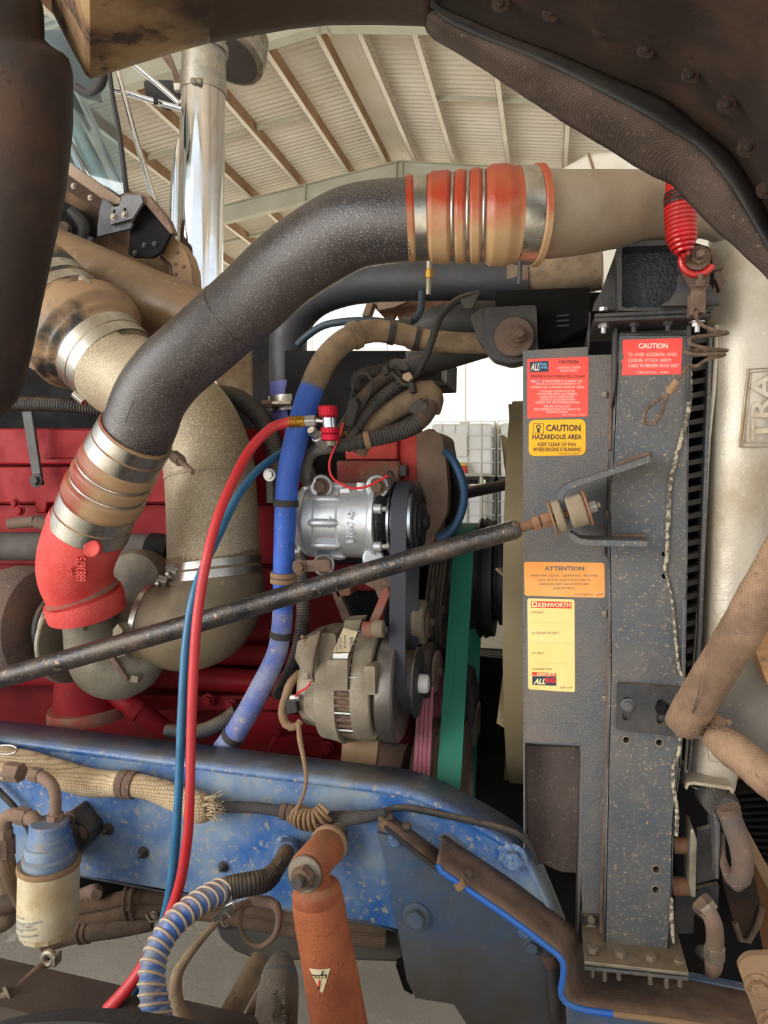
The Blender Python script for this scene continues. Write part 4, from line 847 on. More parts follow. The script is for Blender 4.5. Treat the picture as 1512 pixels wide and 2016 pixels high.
for body, y0, y1, x0, x1 in (('OIL FILTER', 1773, 1777, 66, 88), ('HOW TO USE: BE GASKET IS IN GROOVE', 1781, 1785.5, 46, 118), ('APPLY FILM OF OIL TO GASKET', 1787, 1791.5, 46, 104), ('AFTER GASKET MAKES CONTACT', 1793, 1797.5, 47, 110), ('TIGHTEN BY HAND 3/4 TURN', 1799, 1803, 48, 84), ('RUN ENGINE & CHECK FOR LEAKS', 1805, 1809.5, 49, 112), ('MADE IN U.S.A', 1817, 1820, 60, 90)): wraptext(body, y0, y1, x0, x1, ink_b)
hd = P(97, 1694, YF); rr = S(45, 97, YF)
ob(M().lathe(hd, (0, 0, 1), [(-.006, rr*1.05), (.012, rr*1.12), (.016, rr*.98), (.026, rr), (.034, rr*.97), (.036, rr*.9), (.046, rr*.92), (.05, rr*.84), (.07, rr*.82), (.074, rr*.74)], 40), 'filter_head', blue_frame, flt_, label='blue filter head')
plate('head_bracket', rnd([(116, 1640), (124, 1606), (142, 1594), (178, 1640), (174, 1660), (130, 1706), (112, 1700)], 6), YC-.045, .045, black_steel, flt_)
cyl('head_neck', (100, 1662, YF), (140, 1650, YC-.03), 62, black_steel, flt_)
bolt(137, 1611, YC-.045, 28, flt_, rust_brown, kind='stud'); bolt(160, 1640, YC-.045, 28, flt_, rust_brown, kind='stud')
f1 = thing('pipe_fitting', 'dusty swept pipe with hex nuts entering the filter head', 'fitting')
tube('pipe', [(60, 1523, YF+.02, 20), (80, 1528, YF+.02, 22), (100, 1542, YF+.015, 22), (109, 1565, YF+.01, 22), (109, 1604, YF+.01, 22)], brown_dust, f1, seg=20)
axhex('nut', (12, 1518, YF+.02), (42, 1522, YF+.02), 38, brown_dust, f1); axhex('nut', (62, 1523, YF+.02), (78, 1527, YF+.02), 28, brown_dust, f1)
axhex('nut', (109, 1602, YF+.01), (109, 1625, YF+.01), 34, brown_dust, f1); axhex('nut', (109, 1627, YF+.01), (109, 1642, YF+.01), 36, brown_dust, f1); cyl('stem', (109, 1640, YF+.01), (109, 1656, YF+.01), 26, brass, f1)
tube('hose', [(-60, 1512, YF+.03, 34), (-20, 1516, YF+.02, 34), (16, 1519, YF+.02, 34)], burlap, f1, seg=16)
f2 = thing('elbow_fitting', 'dusty elbow fitting with braided hose joining the filter head beside the swept pipe', 'fitting')
tube('elbow', [(72, 1648, YF, 28), (73, 1628, YF, 28), (66, 1612, YF, 28), (46, 1608, YF, 28)], brown_dust, f2, seg=18)
axhex('nut', (32, 1604, YF), (54, 1609, YF), 34, brown_dust, f2); tube('bend', [(40, 1606, YF, 26), (18, 1604, YF, 26), (10, 1618, YF, 26), (9, 1636, YF, 26)], brown_dust, f2, seg=18)
axhex('nut', (9, 1632, YF), (10, 1650, YF), 32, brown_dust, f2); tube('ferrule', [(10, 1648, YF, 36), (11, 1685, YF, 36)], rust_brown, f2, seg=8)
tube('hose', [(11, 1680, YF, 30), (16, 1710, YF+.01, 32), (30, 1745, YF+.03, 32), (52, 1790, YF+.07, 32)], braid_brown, f2, seg=18)
rg = thing('hose_coil', 'dusty black hose bent behind the oil filter canister', 'hose')
tube('hose', [(-60, 1700, YC, 40), (-10, 1725, YC, 40), (20, 1770, YC, 40), (10, 1810, YC, 40), (-60, 1830, YC, 40)], tan_hose, rg, seg=18)
tube('hose_outer', [(70, 1725, YC+.02, 34), (45, 1765, YC, 36), (10, 1780, YC-.02, 36), (-40, 1782, YC-.02, 36)], loom_tan, rg, seg=18)
# ================================================================== HOSES UNDER THE RAIL
uh = thing('hose_bundle', 'pair of dusty brown braided hoses clamped together under the blue rail', 'hose')
for dy, w_ in ((0, 28), (26, 30)): tube('hose', [(130, 1790+dy, YC+.05, w_), (200, 1778+dy, YC+.05, w_), (262, 1766+dy, YC+.05, w_), (340, 1766+dy, YC+.06, w_), (430, 1774+dy, YC+.07, w_), (560, 1800+dy, YC+.08, w_), (760, 1826+dy, YC+.1, w_)], braid_brown, uh, seg=18)
for x in (252, 265): ob(M().tube([P(x+9*math.cos(a), 1779+34*math.sin(a), YC+.05+.026*math.cos(a)) for a in [2*math.pi*i/28 for i in range(28)]], [.004]*28, 8, closed=True), 'clamp', rust_brown, uh)
uh2 = thing('drain_hose', 'thick dusty brown hose sagging beside the oil filter', 'hose')
ph = Path([(90, 1855, YC+.04, 36), (150, 1838, YC+.04, 36), (230, 1828, YC+.04, 34), (300, 1816, YC+.06, 30)]); tube('hose', ph, loom_tan, uh2, seg=18)
for f in (.36, .42): band('tie', ph, f, f+.03, rust_brown, uh2, dr=.003)
tube('bolt_lug', [(150, 1768, YC+.06, 26), (185, 1756, YC+.06, 30), (190, 1762, YC+.02, 20)], brown_dust, uh2)
tube('clamp_wire', [(288, 1800, YC+.04, 5), (298, 1815, YC+.03, 5), (315, 1806, YC+.04, 5), (316, 1790, YC+.06, 5)], steel_dull, uh2, seg=8); bolt(304, 1801, YC+.035, 16, uh2, steel_dull)
sp_ = thing('starter_shell', 'dark rounded steel shell hidden under the brown hoses', 'casing')
tube('shell', [(-80, 1735, YC+.2, 90), (60, 1755, YC+.2, 100), (180, 1760, YC+.2, 100), (250, 1770, YC+.2, 70)], dark_plain, sp_, seg=24)
# ================================================================== SHOCK ABSORBER
shk = thing('shock_absorber', 'rust orange shock absorber standing in front of the blue rail', 'shock absorber')
sb = Path([(624, 1752, 1.09, 96), (628, 1790, 1.09, 102), (648, 1900, 1.085, 106), (668, 2016, 1.08, 110), (684, 2110, 1.08, 112)])
tube('body', sb, rust_shock, shk, seg=44, n=30, prof=lambda t: 1-.12*max(0, 1-t/.05)**2)
tube('cap', [(622, 1738, 1.09, 60), (623, 1745, 1.09, 88), (624, 1756, 1.09, 97), (626, 1778, 1.09, 98)], rust_shock, shk, seg=44)
q0 = P(600, 1720, 1.035)
EAX = (P(650, 1660, 1.15)-q0).normalized()
def yl(y0_, y1_, r, mt, nm, dz=0): return ob(M().lathe(q0+EAX*(y0_-1.035), EAX, [(0, r*.94), (.003, r), ((y1_-y0_)-.003, r), ((y1_-y0_), r*.94)], 36), nm, mt, shk)
RS = S(36, 600, 1.035)
yl(1.032, 1.036, RS, steel_dull, 'washer'); yl(1.04, 1.135, RS*1.05, rust_shock, 'eye'); yl(1.037, 1.04, RS*.85, rust_brown, 'bushing'); yl(1.136, 1.15, RS*1.15, tan_dust, 'rear_washer'); yl(1.15, YC-.1, RS*.6, black_steel, 'mount_pin')
yl(1.0, 1.03, S(12, 600, 1.035), black_steel, 'stud_end')
ob(M().prism([q0+Vector((x, -.005, z)) for x, z in hexprof(S(23, 600, 1.035), ph=.4)], (0, -.016, 0)), 'nut', rust_brown, shk, bev=.001)
tube('neck', [(612, 1700, 1.09, 70), (620, 1730, 1.09, 64), (623, 1748, 1.09, 60)], rust_shock, shk)
plate('mount_bracket', rnd([(612, 1658), (640, 1634), (664, 1650), (668, 1690), (640, 1712), (615, 1700)], 6), YC-.06, .06, black_steel, shk)
# triangular sticker that follows the body
Yk = 1.09-S(53, 640, 1.09)-.002
kp = [(606, 1910), (648, 1912), (636, 1954), (632, 1954)]
def onbody(q, off=.0008):
    best = None
    for i in range(301):
        c_, r_ = sb.at(i/300); 
        if best is None or abs(c_.z-P(q[0], q[1], 1.04).z) < best[0]: best = (abs(c_.z-P(q[0], q[1], 1.04).z), c_, r_)
    c_, r_ = best[1], best[2]; p_ = P(q[0], q[1], 1.04); dx = p_.x-c_.x
    return Vector((p_.x, c_.y-math.sqrt(max((r_+off)**2-dx*dx, 1e-7)), p_.z))
rows = []
for i in range(9):
    t_ = i/8; a = (606+(632-606)*t_, 1910+44*t_); b = (648+(636-648)*t_, 1912+42*t_); rows.append([onbody((a[0]+(b[0]-a[0])*j/8, a[1]+(b[1]-a[1])*j/8), .0012) for j in range(9)])
stk = ob(M().grid(rows), 'maker_sticker', mat('print_shock', 'e6d8b4', 'd8c8a0', sc=20, rough=.6, bump=.05), shk, sm=60, label='cream triangular maker sticker')
m = M().grid([[onbody((613+29*j/8, 1921+7*i/2), .0018) for j in range(9)] for i in range(3)]); ob(m, 'name_panel', ink_k, stk, sm=60)
def bodytext(body, x0, y0, x1, y1, mt):
    c = bpy.data.curves.new('t', 'FONT'); c.body = body; c.resolution_u = 2; c.offset = .03; o = bpy.data.objects.new('t', c); me0 = bpy.data.meshes.new_from_object(o)
    V = [v.co.copy() for v in me0.vertices]; Fc = [tuple(p.vertices) for p in me0.polygons]; bpy.data.objects.remove(o)
    ax_, bx_ = min(v.x for v in V), max(v.x for v in V); ay, by = min(v.y for v in V), max(v.y for v in V)
    ob(M().add([onbody((x0+(v.x-ax_)/(bx_-ax_)*(x1-x0), y1-(v.y-ay)/(by-ay)*(y1-y0)), .0026) for v in V], Fc), 'lettering', mt, stk, sm=0)
bodytext('KONI', 615, 1922, 640, 1927.2, ink_cream)
m = M().add([onbody(q, .002) for q in ((627, 1930), (631, 1930), (630, 1944), (626, 1942))], [(0, 1, 2, 3)]); ob(m, 'pictogram', ink_r, stk, sm=0)
m = M().add([onbody(q, .002) for q in ((634, 1914), (637, 1913), (634, 1921), (631, 1921), (630, 1944), (628, 1949), (626, 1948), (626, 1942))], [(0, 1, 2, 3), (4, 5, 6, 7)]); ob(m, 'pictogram', ink_k, stk, sm=0)
# ================================================================== GAUGE HOSES
rh = thing('red_gauge_hose', 'red air conditioning gauge hose hanging from the compressor line coupler', 'hose')
rp = Path([(576, 830, 1.27, 20), (556, 834, 1.265, 20), (530, 846, 1.25, 20), (492, 886, 1.22, 20), (455, 955, 1.17, 20), (425, 1030, 1.13, 20), (403, 1120, 1.1, 20), (388, 1220, 1.09, 20), (380, 1340, 1.08, 20), (376, 1460, 1.07, 19), (374, 1560, 1.06, 19), (369, 1650, 1.06, 20), (354, 1740, 1.07, 21), (330, 1810, 1.08, 22), (295, 1880, 1.09, 24), (255, 1940, 1.08, 25), (205, 1995, 1.07, 26), (160, 2040, 1.06, 27)])
tube('hose', rp, red_hose_m, rh, seg=20, n=160)
tube('ferrule', [(570, 831, 1.27, 22), (592, 830, 1.27, 22)], brass, rh, corr=(.006, .12), seg=16)
axhex('nut', (592, 830, 1.27), (602, 829.5, 1.27), 24, brass, rh); axhex('nut', (602, 829.5, 1.27), (622, 828, 1.27), 24, bright_zinc, rh); cyl('stem', (620, 828, 1.27), (636, 829, 1.27), 9, chrome, rh)
cp = thing('service_coupler', 'red anodised quick coupler with knurled knobs on the compressor line', 'coupler')
def knurl(y0_, y1_, w_, mt, nm, kn=True):
    a = P(645+(y0_-800)*.1, y0_, 1.27); b = P(645+(y1_-800)*.1, y1_, 1.27); r_ = S(w_/2, 645, 1.27); n = 40; m = M(); d = b-a; u = Vector((1, 0, 0)); v = Vector((0, 1, 0)); V = []
    for k_, s_ in ((0, .9), (.12, 1), (.88, 1), (1, .9)):
        for i in range(n): an = 2*math.pi*i/n; q_ = r_*s_*(1.03 if (i % 2 and kn) else 1); V.append(a+d*k_+u*math.cos(an)*q_+v*math.sin(an)*q_)
    m.add(V, [(i*n+j, i*n+(j+1) % n, (i+1)*n+(j+1) % n, (i+1)*n+j) for i in range(3) for j in range(n)]+[tuple(range(n)), tuple(3*n+j for j in range(n))]); return ob(m, nm, mt, cp, sm=20)
knurl(799, 821, 38, red_anod, 'knob'); knurl(820, 845, 28, chrome, 'barrel', False); knurl(842, 854, 37, red_anod, 'sleeve'); knurl(855, 868, 37, red_anod, 'sleeve'); knurl(852, 857, 30, red_anod, 'sleeve_neck', False); knurl(867, 878, 20, steel_dull, 'spigot', False)
bh = thing('blue_gauge_hose', 'blue air conditioning gauge hose hanging beside the red one', 'hose')
bp_ = Path([(562, 888, 1.44, 16), (545, 898, 1.42, 16), (505, 928, 1.36, 16), (466, 980, 1.28, 16), (432, 1050, 1.2, 17), (404, 1110, 1.15, 17), (382, 1170, 1.12, 18), (367, 1260, 1.105, 18), (359, 1380, 1.09, 18), (354, 1500, 1.08, 17), (350, 1590, 1.075, 17), (343, 1690, 1.08, 18), (330, 1780, 1.1, 19), (305, 1870, 1.12, 20), (268, 1945, 1.115, 22), (215, 2010, 1.11, 24), (180, 2050, 1.1, 24)])
tube('hose', bp_, blue_gauge, bh, seg=20, n=160)
# ================================================================== SPIRAL WRAPPED HOSE
sh2 = thing('spiral_hose', 'blue hose in dusty spiral guard curving down in front of the rail', 'hose')
s2 = Path([(330, 2060, .98, 58), (310, 2000, .98, 56), (299, 1930, .985, 52), (310, 1870, 1.0, 48), (345, 1815, 1.02, 47), (395, 1775, 1.05, 46), (440, 1752, 1.08, 45), (490, 1740, 1.1, 43), (520, 1734, 1.12, 42), (540, 1718, 1.14, 36)])
sblue = mat('spiral_blue', '3a62a8', '7a8088', sc=18, rough=.4, bump=.1, c3='9a8468', spk=.62, ssc=50, dust=DUST)
tube('hose', s2, sblue, sh2, seg=26, f1=.78, rs=.97, corr=(s2.L*.74/20, .05)); tube('hose_end', s2, black_rubber, sh2, f0=.76, f1=1, corr=(.0055, .03), seg=26)
grd = mat('guard_tan', 'c8b8a0', 'a08870', sc=20, rough=.6, bump=.1)
n_t = 20
for i in range(n_t):
    f = .03+.74*i/n_t; p_, r_ = s2.at(f); d_ = s2.dir(f)
    u_ = d_.cross(Vector((0, 1, 0))).normalized(); v_ = d_.cross(u_); tl = d_*.012
    g_ = M(); 
    A_ = [p_+(u_*math.cos(a)+v_*math.sin(a))*r_*.985+tl*math.sin(a) for a in [2*math.pi*k_/26 for k_ in range(26)]]
    ob(M().tube(A_, [.0022]*26, 6, closed=True), 'guard_ring', grd, sh2)
axhex('nut', (538, 1720, 1.14), (548, 1706, 1.16), 38, black_steel, sh2); tube('fitting', [(545, 1710, 1.16, 33), (560, 1686, 1.2, 32), (566, 1672, 1.25, 34), (567, 1668, 1.29, 36)], black_steel, sh2, seg=18); axhex('nut', (562, 1680, 1.22), (567, 1668, 1.26), 46, blue_frame, sh2)
tb = thing('thin_tube', 'thin dusty tube clipped beside the spiral hose', 'tube')
tube('tube', [(395, 2060, 1.03, 34), (352, 1990, 1.04, 30), (346, 1930, 1.05, 24), (362, 1893, 1.06, 20), (400, 1845, 1.08, 15), (435, 1808, 1.1, 14), (470, 1784, 1.12, 14), (505, 1775, 1.14, 16)], tan_hose, tb, seg=14)
plate('clip_plate', [(418, 1806), (442, 1782), (458, 1776), (460, 1792), (440, 1806), (420, 1818)], 1.06, .004, steel, tb); ob(M().tube([P(443+9*math.cos(a), 1811+13*math.sin(a), 1.06) for a in [2*math.pi*i/20 for i in range(20)]], [.0016]*20, 6, closed=True), 'clip_ring', steel, tb)
lp = thing('looped_cable', 'dusty grey cable looped in a ring behind the spiral hose', 'cable')
tube('cable', [(490, 1772, 1.14, 18), (525, 1776, 1.13, 22), (546, 1786, 1.12, 18), (549, 1815, 1.12, 14), (540, 1843, 1.12, 12), (515, 1863, 1.12, 10), (490, 1856, 1.12, 9), (475, 1832, 1.12, 8), (474, 1805, 1.12, 7), (482, 1785, 1.13, 6)], brown_dust, lp, seg=14)
# ================================================================== AXLE, LEAF SPRING, STEERING ARM, TYRE
xm = thing('cross_member', 'dark steel cross member with a rounded end under the blue rail', 'beam')
plate('beam', [(422, 1822), (440, 1830), (560, 1835), (780, 1836), (800, 1898), (700, 1894), (560, 1895), (500, 1892), (462, 1876), (432, 1850)], 1.42, .16, mat('grime_steel', '4a4a4a', '5a544c', sc=6, rough=.65, bump=.15), xm, bev=.01)
plate('notch_plate', [(778, 1900), (800, 1890), (812, 1960), (795, 1950)], 1.36, .02, dark_plain, xm)
lf = thing('leaf_spring', 'dark dusty leaf spring pack with a clip bolt under the rail', 'leaf spring')
a0, a1 = P(-520, 1766, 1.12), P(560, 2012, 1.12)
for i in range(4):
    h = -.032*i; m = M().prism([a0+Vector((0, 0, h)), a1+Vector((0, 0, h)), a1+Vector((0, 0, h-.028)), a0+Vector((0, 0, h-.028))], (0, -.1, 0)); ob(m, 'leaf', mat('leaf_steel', '3c322b', '4a3e35', sc=9, rough=.8, bump=.2), lf, bev=.002)
tube('clip_bolt', [(95, 1892, 1.14, 17), (60, 1924, 1.1, 19), (24, 1958, 1.06, 22)], rust_brown, lf, seg=16); ob(M().tube([P(96+10*math.cos(a), 1886+12*math.sin(a), 1.13) for a in [2*math.pi*i/20 for i in range(20)]], [.006]*20, 8, closed=True), 'clip_eye', steel_dull, lf)
bolt(16, 1962, 1.05, 40, lf, steel_dull, axis=(-.5, -.8, -.2), kind='stud')
plate('clip_strap', [(103, 1884), (108, 1884), (108, 1906), (102, 1906)], 1.12, .02, steel_dull, lf)
sa = thing('steering_arm', 'grey cast steering arm with raised casting numbers beside the shock absorber', 'steering arm')
tube('arm', [(556, 1880, 1.2, 30), (552, 1905, 1.18, 62), (549, 1940, 1.16, 78), (545, 1990, 1.14, 84), (538, 2060, 1.12, 90)], mat('arm_cast', '7d756a', '64594e', sc=12, rough=.75, bump=.5, bsc=160, c3='948a7c', spk=.58, ssc=90), sa, seg=24)
text('casting_number', 'S/T-860', 538, 1950, 546, 2020, 1.108, mat('arm_cast', ''), sa, rot=1, thick=.006); text('casting_number', 'RB 454', 556, 1946, 564, 2012, 1.109, mat('arm_cast', ''), sa, rot=1, thick=.006)
tube('paint_patch', [(552, 1912, 1.175, 66), (551, 1920, 1.17, 70)], blue_grime, sa, seg=24)
dl = thing('drag_link', 'brown dusty drag link rod running down beside the steering arm', 'rod')
tube('link', [(512, 1890, 1.32, 40), (490, 1930, 1.28, 42), (460, 1985, 1.24, 44), (430, 2050, 1.2, 46)], tan_hose, dl, seg=18); tube('brace', [(535, 1925, 1.22, 14), (505, 1975, 1.2, 22), (480, 2040, 1.18, 26)], rust_brown, dl, seg=14)
ty = thing('front_tyre', 'black rubber tyre tread beside the leaf spring', 'tyre')
cx = PZ(150, 1978, .86).x; 
prof = [(0, .36), (.01, .42), (.03, .47), (.06, .495), (.10, .503), (.16, .506), (.22, .503), (.26, .495), (.29, .47), (.31, .42), (.32, .36)]
tl_ = mat('tyre_rubber', '26272a', '34322f', sc=20, rough=.7, bump=.5, bsc=60)
zc = PZ(150, 1972, .9).z; yy = None
cy = .50; cx = P(150, 1975, .50).x; cz = P(150, 1974, .60).z-.524
ob(M().lathe((cx, cy-.12, cz), (0, 1, 0), prof, 96), 'tyre', tl_, ty); 
for y0_ in (.05, .12, .19): ob(M().tube([(cx+.5055*math.cos(a), cy-.12+y0_+.03, cz+.5055*math.sin(a)) for a in [2*math.pi*i/96 for i in range(96)]], [.006]*96, 6, closed=True), 'tread_rib', tl_, ty)
ob(M().lathe((cx, cy-.08, cz), (0, 1, 0), [(0, .08), (.0, .34), (.05, .36), (.2, .36), (.24, .34), (.2, .1)], 48), 'rim', steel_dull, ty)

bc = thing('black_lead', 'thin black lead dropping across the blue rail beside the elbow fitting', 'cable')
tube('lead', [(-60, 1500, YC-.02, 12), (0, 1560, YC-.02, 12), (30, 1592, YC-.02, 12), (60, 1640, YC-.012, 12), (66, 1700, YC-.012, 12)], black_rubber, bc, seg=10)
# ================================================================== ENGINE BLOCK
eng = thing('engine_block', 'red painted diesel engine block with dusty covers behind the turbo', 'engine')
YE = 1.66
plate('rocker_cover', [(-420, 843), (560, 843), (600, 905), (600, 915), (-420, 915)], YE, .35, red_engine, eng, bev=.006)
plate('rocker_base', [(-420, 919), (600, 919), (600, 990), (92, 990), (90, 1010), (70, 1010), (68, 990), (-420, 990)], YE-.012, .3, red_engine, eng, bev=.004)
plate('head_backing', [(-420, 850), (600, 850), (600, 1110), (-420, 1110)], YE+.06, .3, red_engine, eng)
plate('cover_rib', [(92, 846), (200, 846), (200, 902), (96, 902)], YE-.012, .02, red_engine, eng, bev=.004)
plate('cylinder_head', [(-420, 994), (620, 994), (620, 1110), (-420, 1110)], YE+.03, .4, red_engine, eng)
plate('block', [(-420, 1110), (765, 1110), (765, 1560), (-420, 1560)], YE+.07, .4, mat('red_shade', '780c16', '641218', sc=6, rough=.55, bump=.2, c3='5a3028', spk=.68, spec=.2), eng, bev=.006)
plate('timing_cover', [(560, 690), (870, 690), (868, 748), (790, 752), (790, 1110), (560, 1110)], YE+.04, .3, dark_plain, eng)
plate('front_cover', [(748, 1090), (905, 1090), (905, 1560), (760, 1560), (700, 1560), (700, 1300)], 2.04, .05, dark_plain, eng)  # black sheet added as the dark depth behind the belts
tube('oil_rail', [(-420, 1330, YE, 46), (200, 1330, YE, 46), (580, 1345, YE, 46)], red_engine, eng, seg=22)
tube('oil_rail', [(380, 1286, YE+.03, 40), (600, 1292, YE+.03, 40)], red_engine, eng, seg=22)
plate('side_ledge', [(240, 1370), (640, 1372), (640, 1400), (300, 1400)], YE-.03, .08, red_engine, eng, bev=.005)
plate('lower_cover', [(470, 1395), (690, 1420), (690, 1520), (440, 1500)], YE-.02, .06, red_engine, eng, bev=.006)
plate('cover_web', [(538, 1448), (640, 1452), (640, 1490), (520, 1482)], YE-.045, .03, red_engine, eng, bev=.006)
for x, y, s_ in ((410, 1378, 26), (456, 1389, 26), (645, 1472, 28), (548, 1440, 24), (30, 990, 20), (40, 1005, 22)): bolt(x, y, YE-.045, s_, eng, red_engine)
tube('manifold', [(-420, 1076, YE-.05, 56), (90, 1076, YE-.05, 56), (240, 1080, YE-.05, 60), (300, 1082, YE-.05, 60)], mat('manifold_iron', '57504d', '4a4542', sc=10, rough=.7, bump=.3, metal=.2), eng, seg=24)
tube('manifold_sleeve', [(298, 1082, YE-.05, 66), (340, 1086, YE-.05, 66)], dark_plain, eng, seg=24)
cyl('dipstick_boss', (20, 1031, YE-.06), (70, 1026, YE-.06), 22, rust_iron, eng); cyl('sensor', (70, 1026, YE-.06), (105, 1035, YE-.05), 26, rust_iron, eng)
plate('lift_strap', [(42, 810), (62, 808), (82, 945), (84, 955), (66, 956)], YE-.06, .008, black_steel, eng); bolt(72, 946, YE-.062, 28, eng, black_steel)
plate('strap_shadow_rib', [(100, 846), (118, 846), (104, 904), (86, 904)], YE-.005, .01, red_engine, eng)
# turbo drain
tube('drain_housing', [(172, 1318, 1.5, 118), (172, 1350, 1.5, 122), (174, 1392, 1.5, 128)], red_engine, eng, seg=36); tube('drain_flange', [(174, 1390, 1.5, 150), (175, 1412, 1.5, 152)], red_dusty, eng, seg=36)
tube('drain_pipe', [(215, 1362, 1.5, 40), (262, 1390, 1.5, 42), (300, 1420, 1.52, 42), (345, 1460, 1.54, 46)], red_engine, eng, seg=20); tube('drain_pipe_collar', [(258, 1388, 1.5, 47), (276, 1400, 1.505, 47)], red_engine, eng, seg=20)
# gear case at the front end
gc = thing('gear_case', 'red and brown dusty gear case standing behind the compressor pulley', 'gear case')
plate('left_face', [(784, 852), (824, 846), (826, 1075), (800, 1075), (786, 1000)], 1.58, .2, red_cast, gc, bev=.006)
plate('dusty_face', rnd([(820, 850), (850, 846), (870, 858), (877, 900), (882, 960), (880, 1010), (846, 1080), (822, 1078)], 8), 1.57, .2, brown_dust, gc, bev=.008)
plate('side_strip', [(872, 905), (886, 905), (896, 960), (896, 1020), (876, 1040), (880, 960)], 1.62, .1, dark_plain, gc)
bolt(846, 852, 1.6, 26, gc, tan_dust, axis=(0, -.2, 1), kind='dome')
plate('red_bracket', [(678, 872), (782, 858), (782, 905), (680, 905)], 1.57, .1, red_cast, gc, bev=.004)
plate('dusty_bracket', [(662, 907), (786, 907), (785, 970), (664, 970)], 1.53, .03, red_dusty, gc, bev=.004)
plate('clip', rect(786, 916, 800, 938), 1.53, .03, black_steel, gc)
# alternator support bracket
ab = thing('alternator_bracket', 'rusty red V shaped support bracket above the alternator', 'bracket')
plate('arm', [(652, 1165), (664, 1160), (690, 1215), (690, 1228), (676, 1228)], 1.5, .02, rust_brown, ab)
plate('arm', [(754, 1160), (764, 1156), (768, 1170), (740, 1238), (722, 1248), (726, 1224)], 1.42, .02, red_dusty, ab)
plate('yoke', rnd([(718, 1150), (760, 1128), (784, 1130), (782, 1160), (762, 1172), (746, 1180), (738, 1160)], 4), 1.43, .05, rust_brown, ab); plate('yoke_block', [(655, 1155), (690, 1150), (690, 1172), (664, 1176)], 1.5, .05, red_dusty, ab)
plate('foot_plate', [(676, 1430), (748, 1430), (740, 1515), (670, 1505)], 1.45, .02, tan_dust, ab); plate('foot_gusset', [(752, 1440), (775, 1450), (782, 1470), (752, 1462)], 1.5, .02, black_steel, ab)
plate('rear_plate', [(676, 1165), (745, 1165), (745, 1225), (670, 1225)], 1.58, .02, dark_plain, ab)
# ================================================================== TURBO
tur = thing('turbocharger', 'grey cast turbocharger with a rusty turbine housing below the red elbow', 'turbocharger')
q = P(40, 1226, 1.46); Rt = S(112, 60, 1.46)
ob(M().lathe(q, (1, 0, .02), [(-.09, Rt*.5), (-.08, Rt*.75), (-.05, Rt*.93), (-.01, Rt), (.03, Rt*.99), (.055, Rt*.93), (.066, Rt*.8), (.068, Rt*.5)], 48), 'turbine_housing', rust_iron, tur, label='rusty brown turbine housing')
def xl(px, py, Y, w_, rp, mt, nm, par, seg=40, ax_=(1, 0, 0)):     # turned part about an axis along the truck, (px, py) = its centre
    c = P(px, py, Y); r_ = S(rp, px, Y); h = S(w_, px, Y)/2; e = min(r_*.08, h*.4, .004)
    return ob(M().lathe(c, ax_, [(-h, r_-e), (-h+e, r_), (h-e, r_), (h, r_-e)], seg), nm, mt, par)
xl(110, 1232, 1.46, 12, 64, black_steel, 'v_band', tur); xl(121, 1238, 1.45, 6, 68, steel_dull, 'v_band', tur); xl(116, 1236, 1.46, 22, 54, dark_plain, 'bearing_neck', tur)
xl(134, 1262, 1.42, 11, 80, grey_cast, 'back_plate', tur, ax_=(1, -.12, .1))
vol = Path([(176, 1208, 1.36, 102), (180, 1240, 1.37, 104), (188, 1280, 1.38, 112), (206, 1306, 1.385, 122), (236, 1318, 1.39, 116), (270, 1312, 1.4, 96), (296, 1292, 1.42, 70), (312, 1270, 1.44, 44)])
tube('compressor_volute', vol, grey_cast, tur, seg=44, n=60)
q = P(236, 1256, 1.43); ob(M().lathe(q, (1, 0, 0), [(-.09, .07), (-.06, .085), (0, .085), (.03, .07), (.05, .06), (.06, .055)], 40), 'compressor_cover', grey_cast, tur)
q = P(265, 1150, 1.52); ob(M().lathe(q, (.1, -1, .15), [(-.05, S(70, 265, 1.5)), (0, S(70, 265, 1.5)), (.02, S(60, 265, 1.5)), (.03, S(30, 265, 1.5))], 40), 'rear_volute', mat('grey_dark', '6a6254', '4a443c', sc=9, rough=.6, bump=.2), tur)
plate('clamp_lug', rnd([(222, 1240), (232, 1228), (242, 1242), (234, 1254), (222, 1252)], 2), 1.315, .03, steel_dull, tur); plate('clamp_lug', [(226, 1284), (246, 1276), (248, 1290), (230, 1296)], 1.33, .03, steel_dull, tur)
cyl('boss', (152, 1236, 1.325), (168, 1236, 1.31), 12, grey_cast, tur, bev=.002); plate('pad', rnd([(258, 1330), (272, 1332), (270, 1345), (256, 1342)], 2), 1.335, .02, grey_cast, tur)
plate('vane_arm', [(214, 1296), (222, 1292), (252, 1338), (246, 1342)], 1.33, .01, rust_brown, tur)
# red cast elbow
rel = thing('cast_elbow', 'red cast iron elbow with raised numbers joining the hose to the turbo', 'elbow')
re_ = Path([(178, 1030, 1.28, 150), (163, 1062, 1.285, 151), (151, 1098, 1.295, 146), (149, 1130, 1.31, 140), (158, 1162, 1.325, 132), (170, 1196, 1.335, 126)])
tube('elbow', re_, red_cast, rel, seg=44, n=40); band('rim', re_, .0, .1, red_cast, rel, dr=.003); 
fl_ = Path([(163, 1172, 1.33, 148), (168, 1188, 1.335, 150), (172, 1206, 1.34, 146)]); tube('flange', fl_, red_cast, rel, seg=44)
tube('flange_groove', [(160, 1164, 1.328, 136), (163, 1172, 1.33, 142)], red_dusty, rel, seg=44)
q = P(181, 1080, 1.212); ob(M().lathe(q, (.25, -1, .1), [(-.012, .0165), (0, .0165), (.002, .014), (.001, .0125), (.001, .001)], 24), 'boss', red_cast, rel)
text('casting_number', '6883675', 152, 1097, 171, 1144, 1.218, red_cast, rel, rot=1, thick=.007); text('casting_mark', 'USA', 134, 1117, 144, 1134, 1.219, red_cast, rel, rot=1, thick=.005)
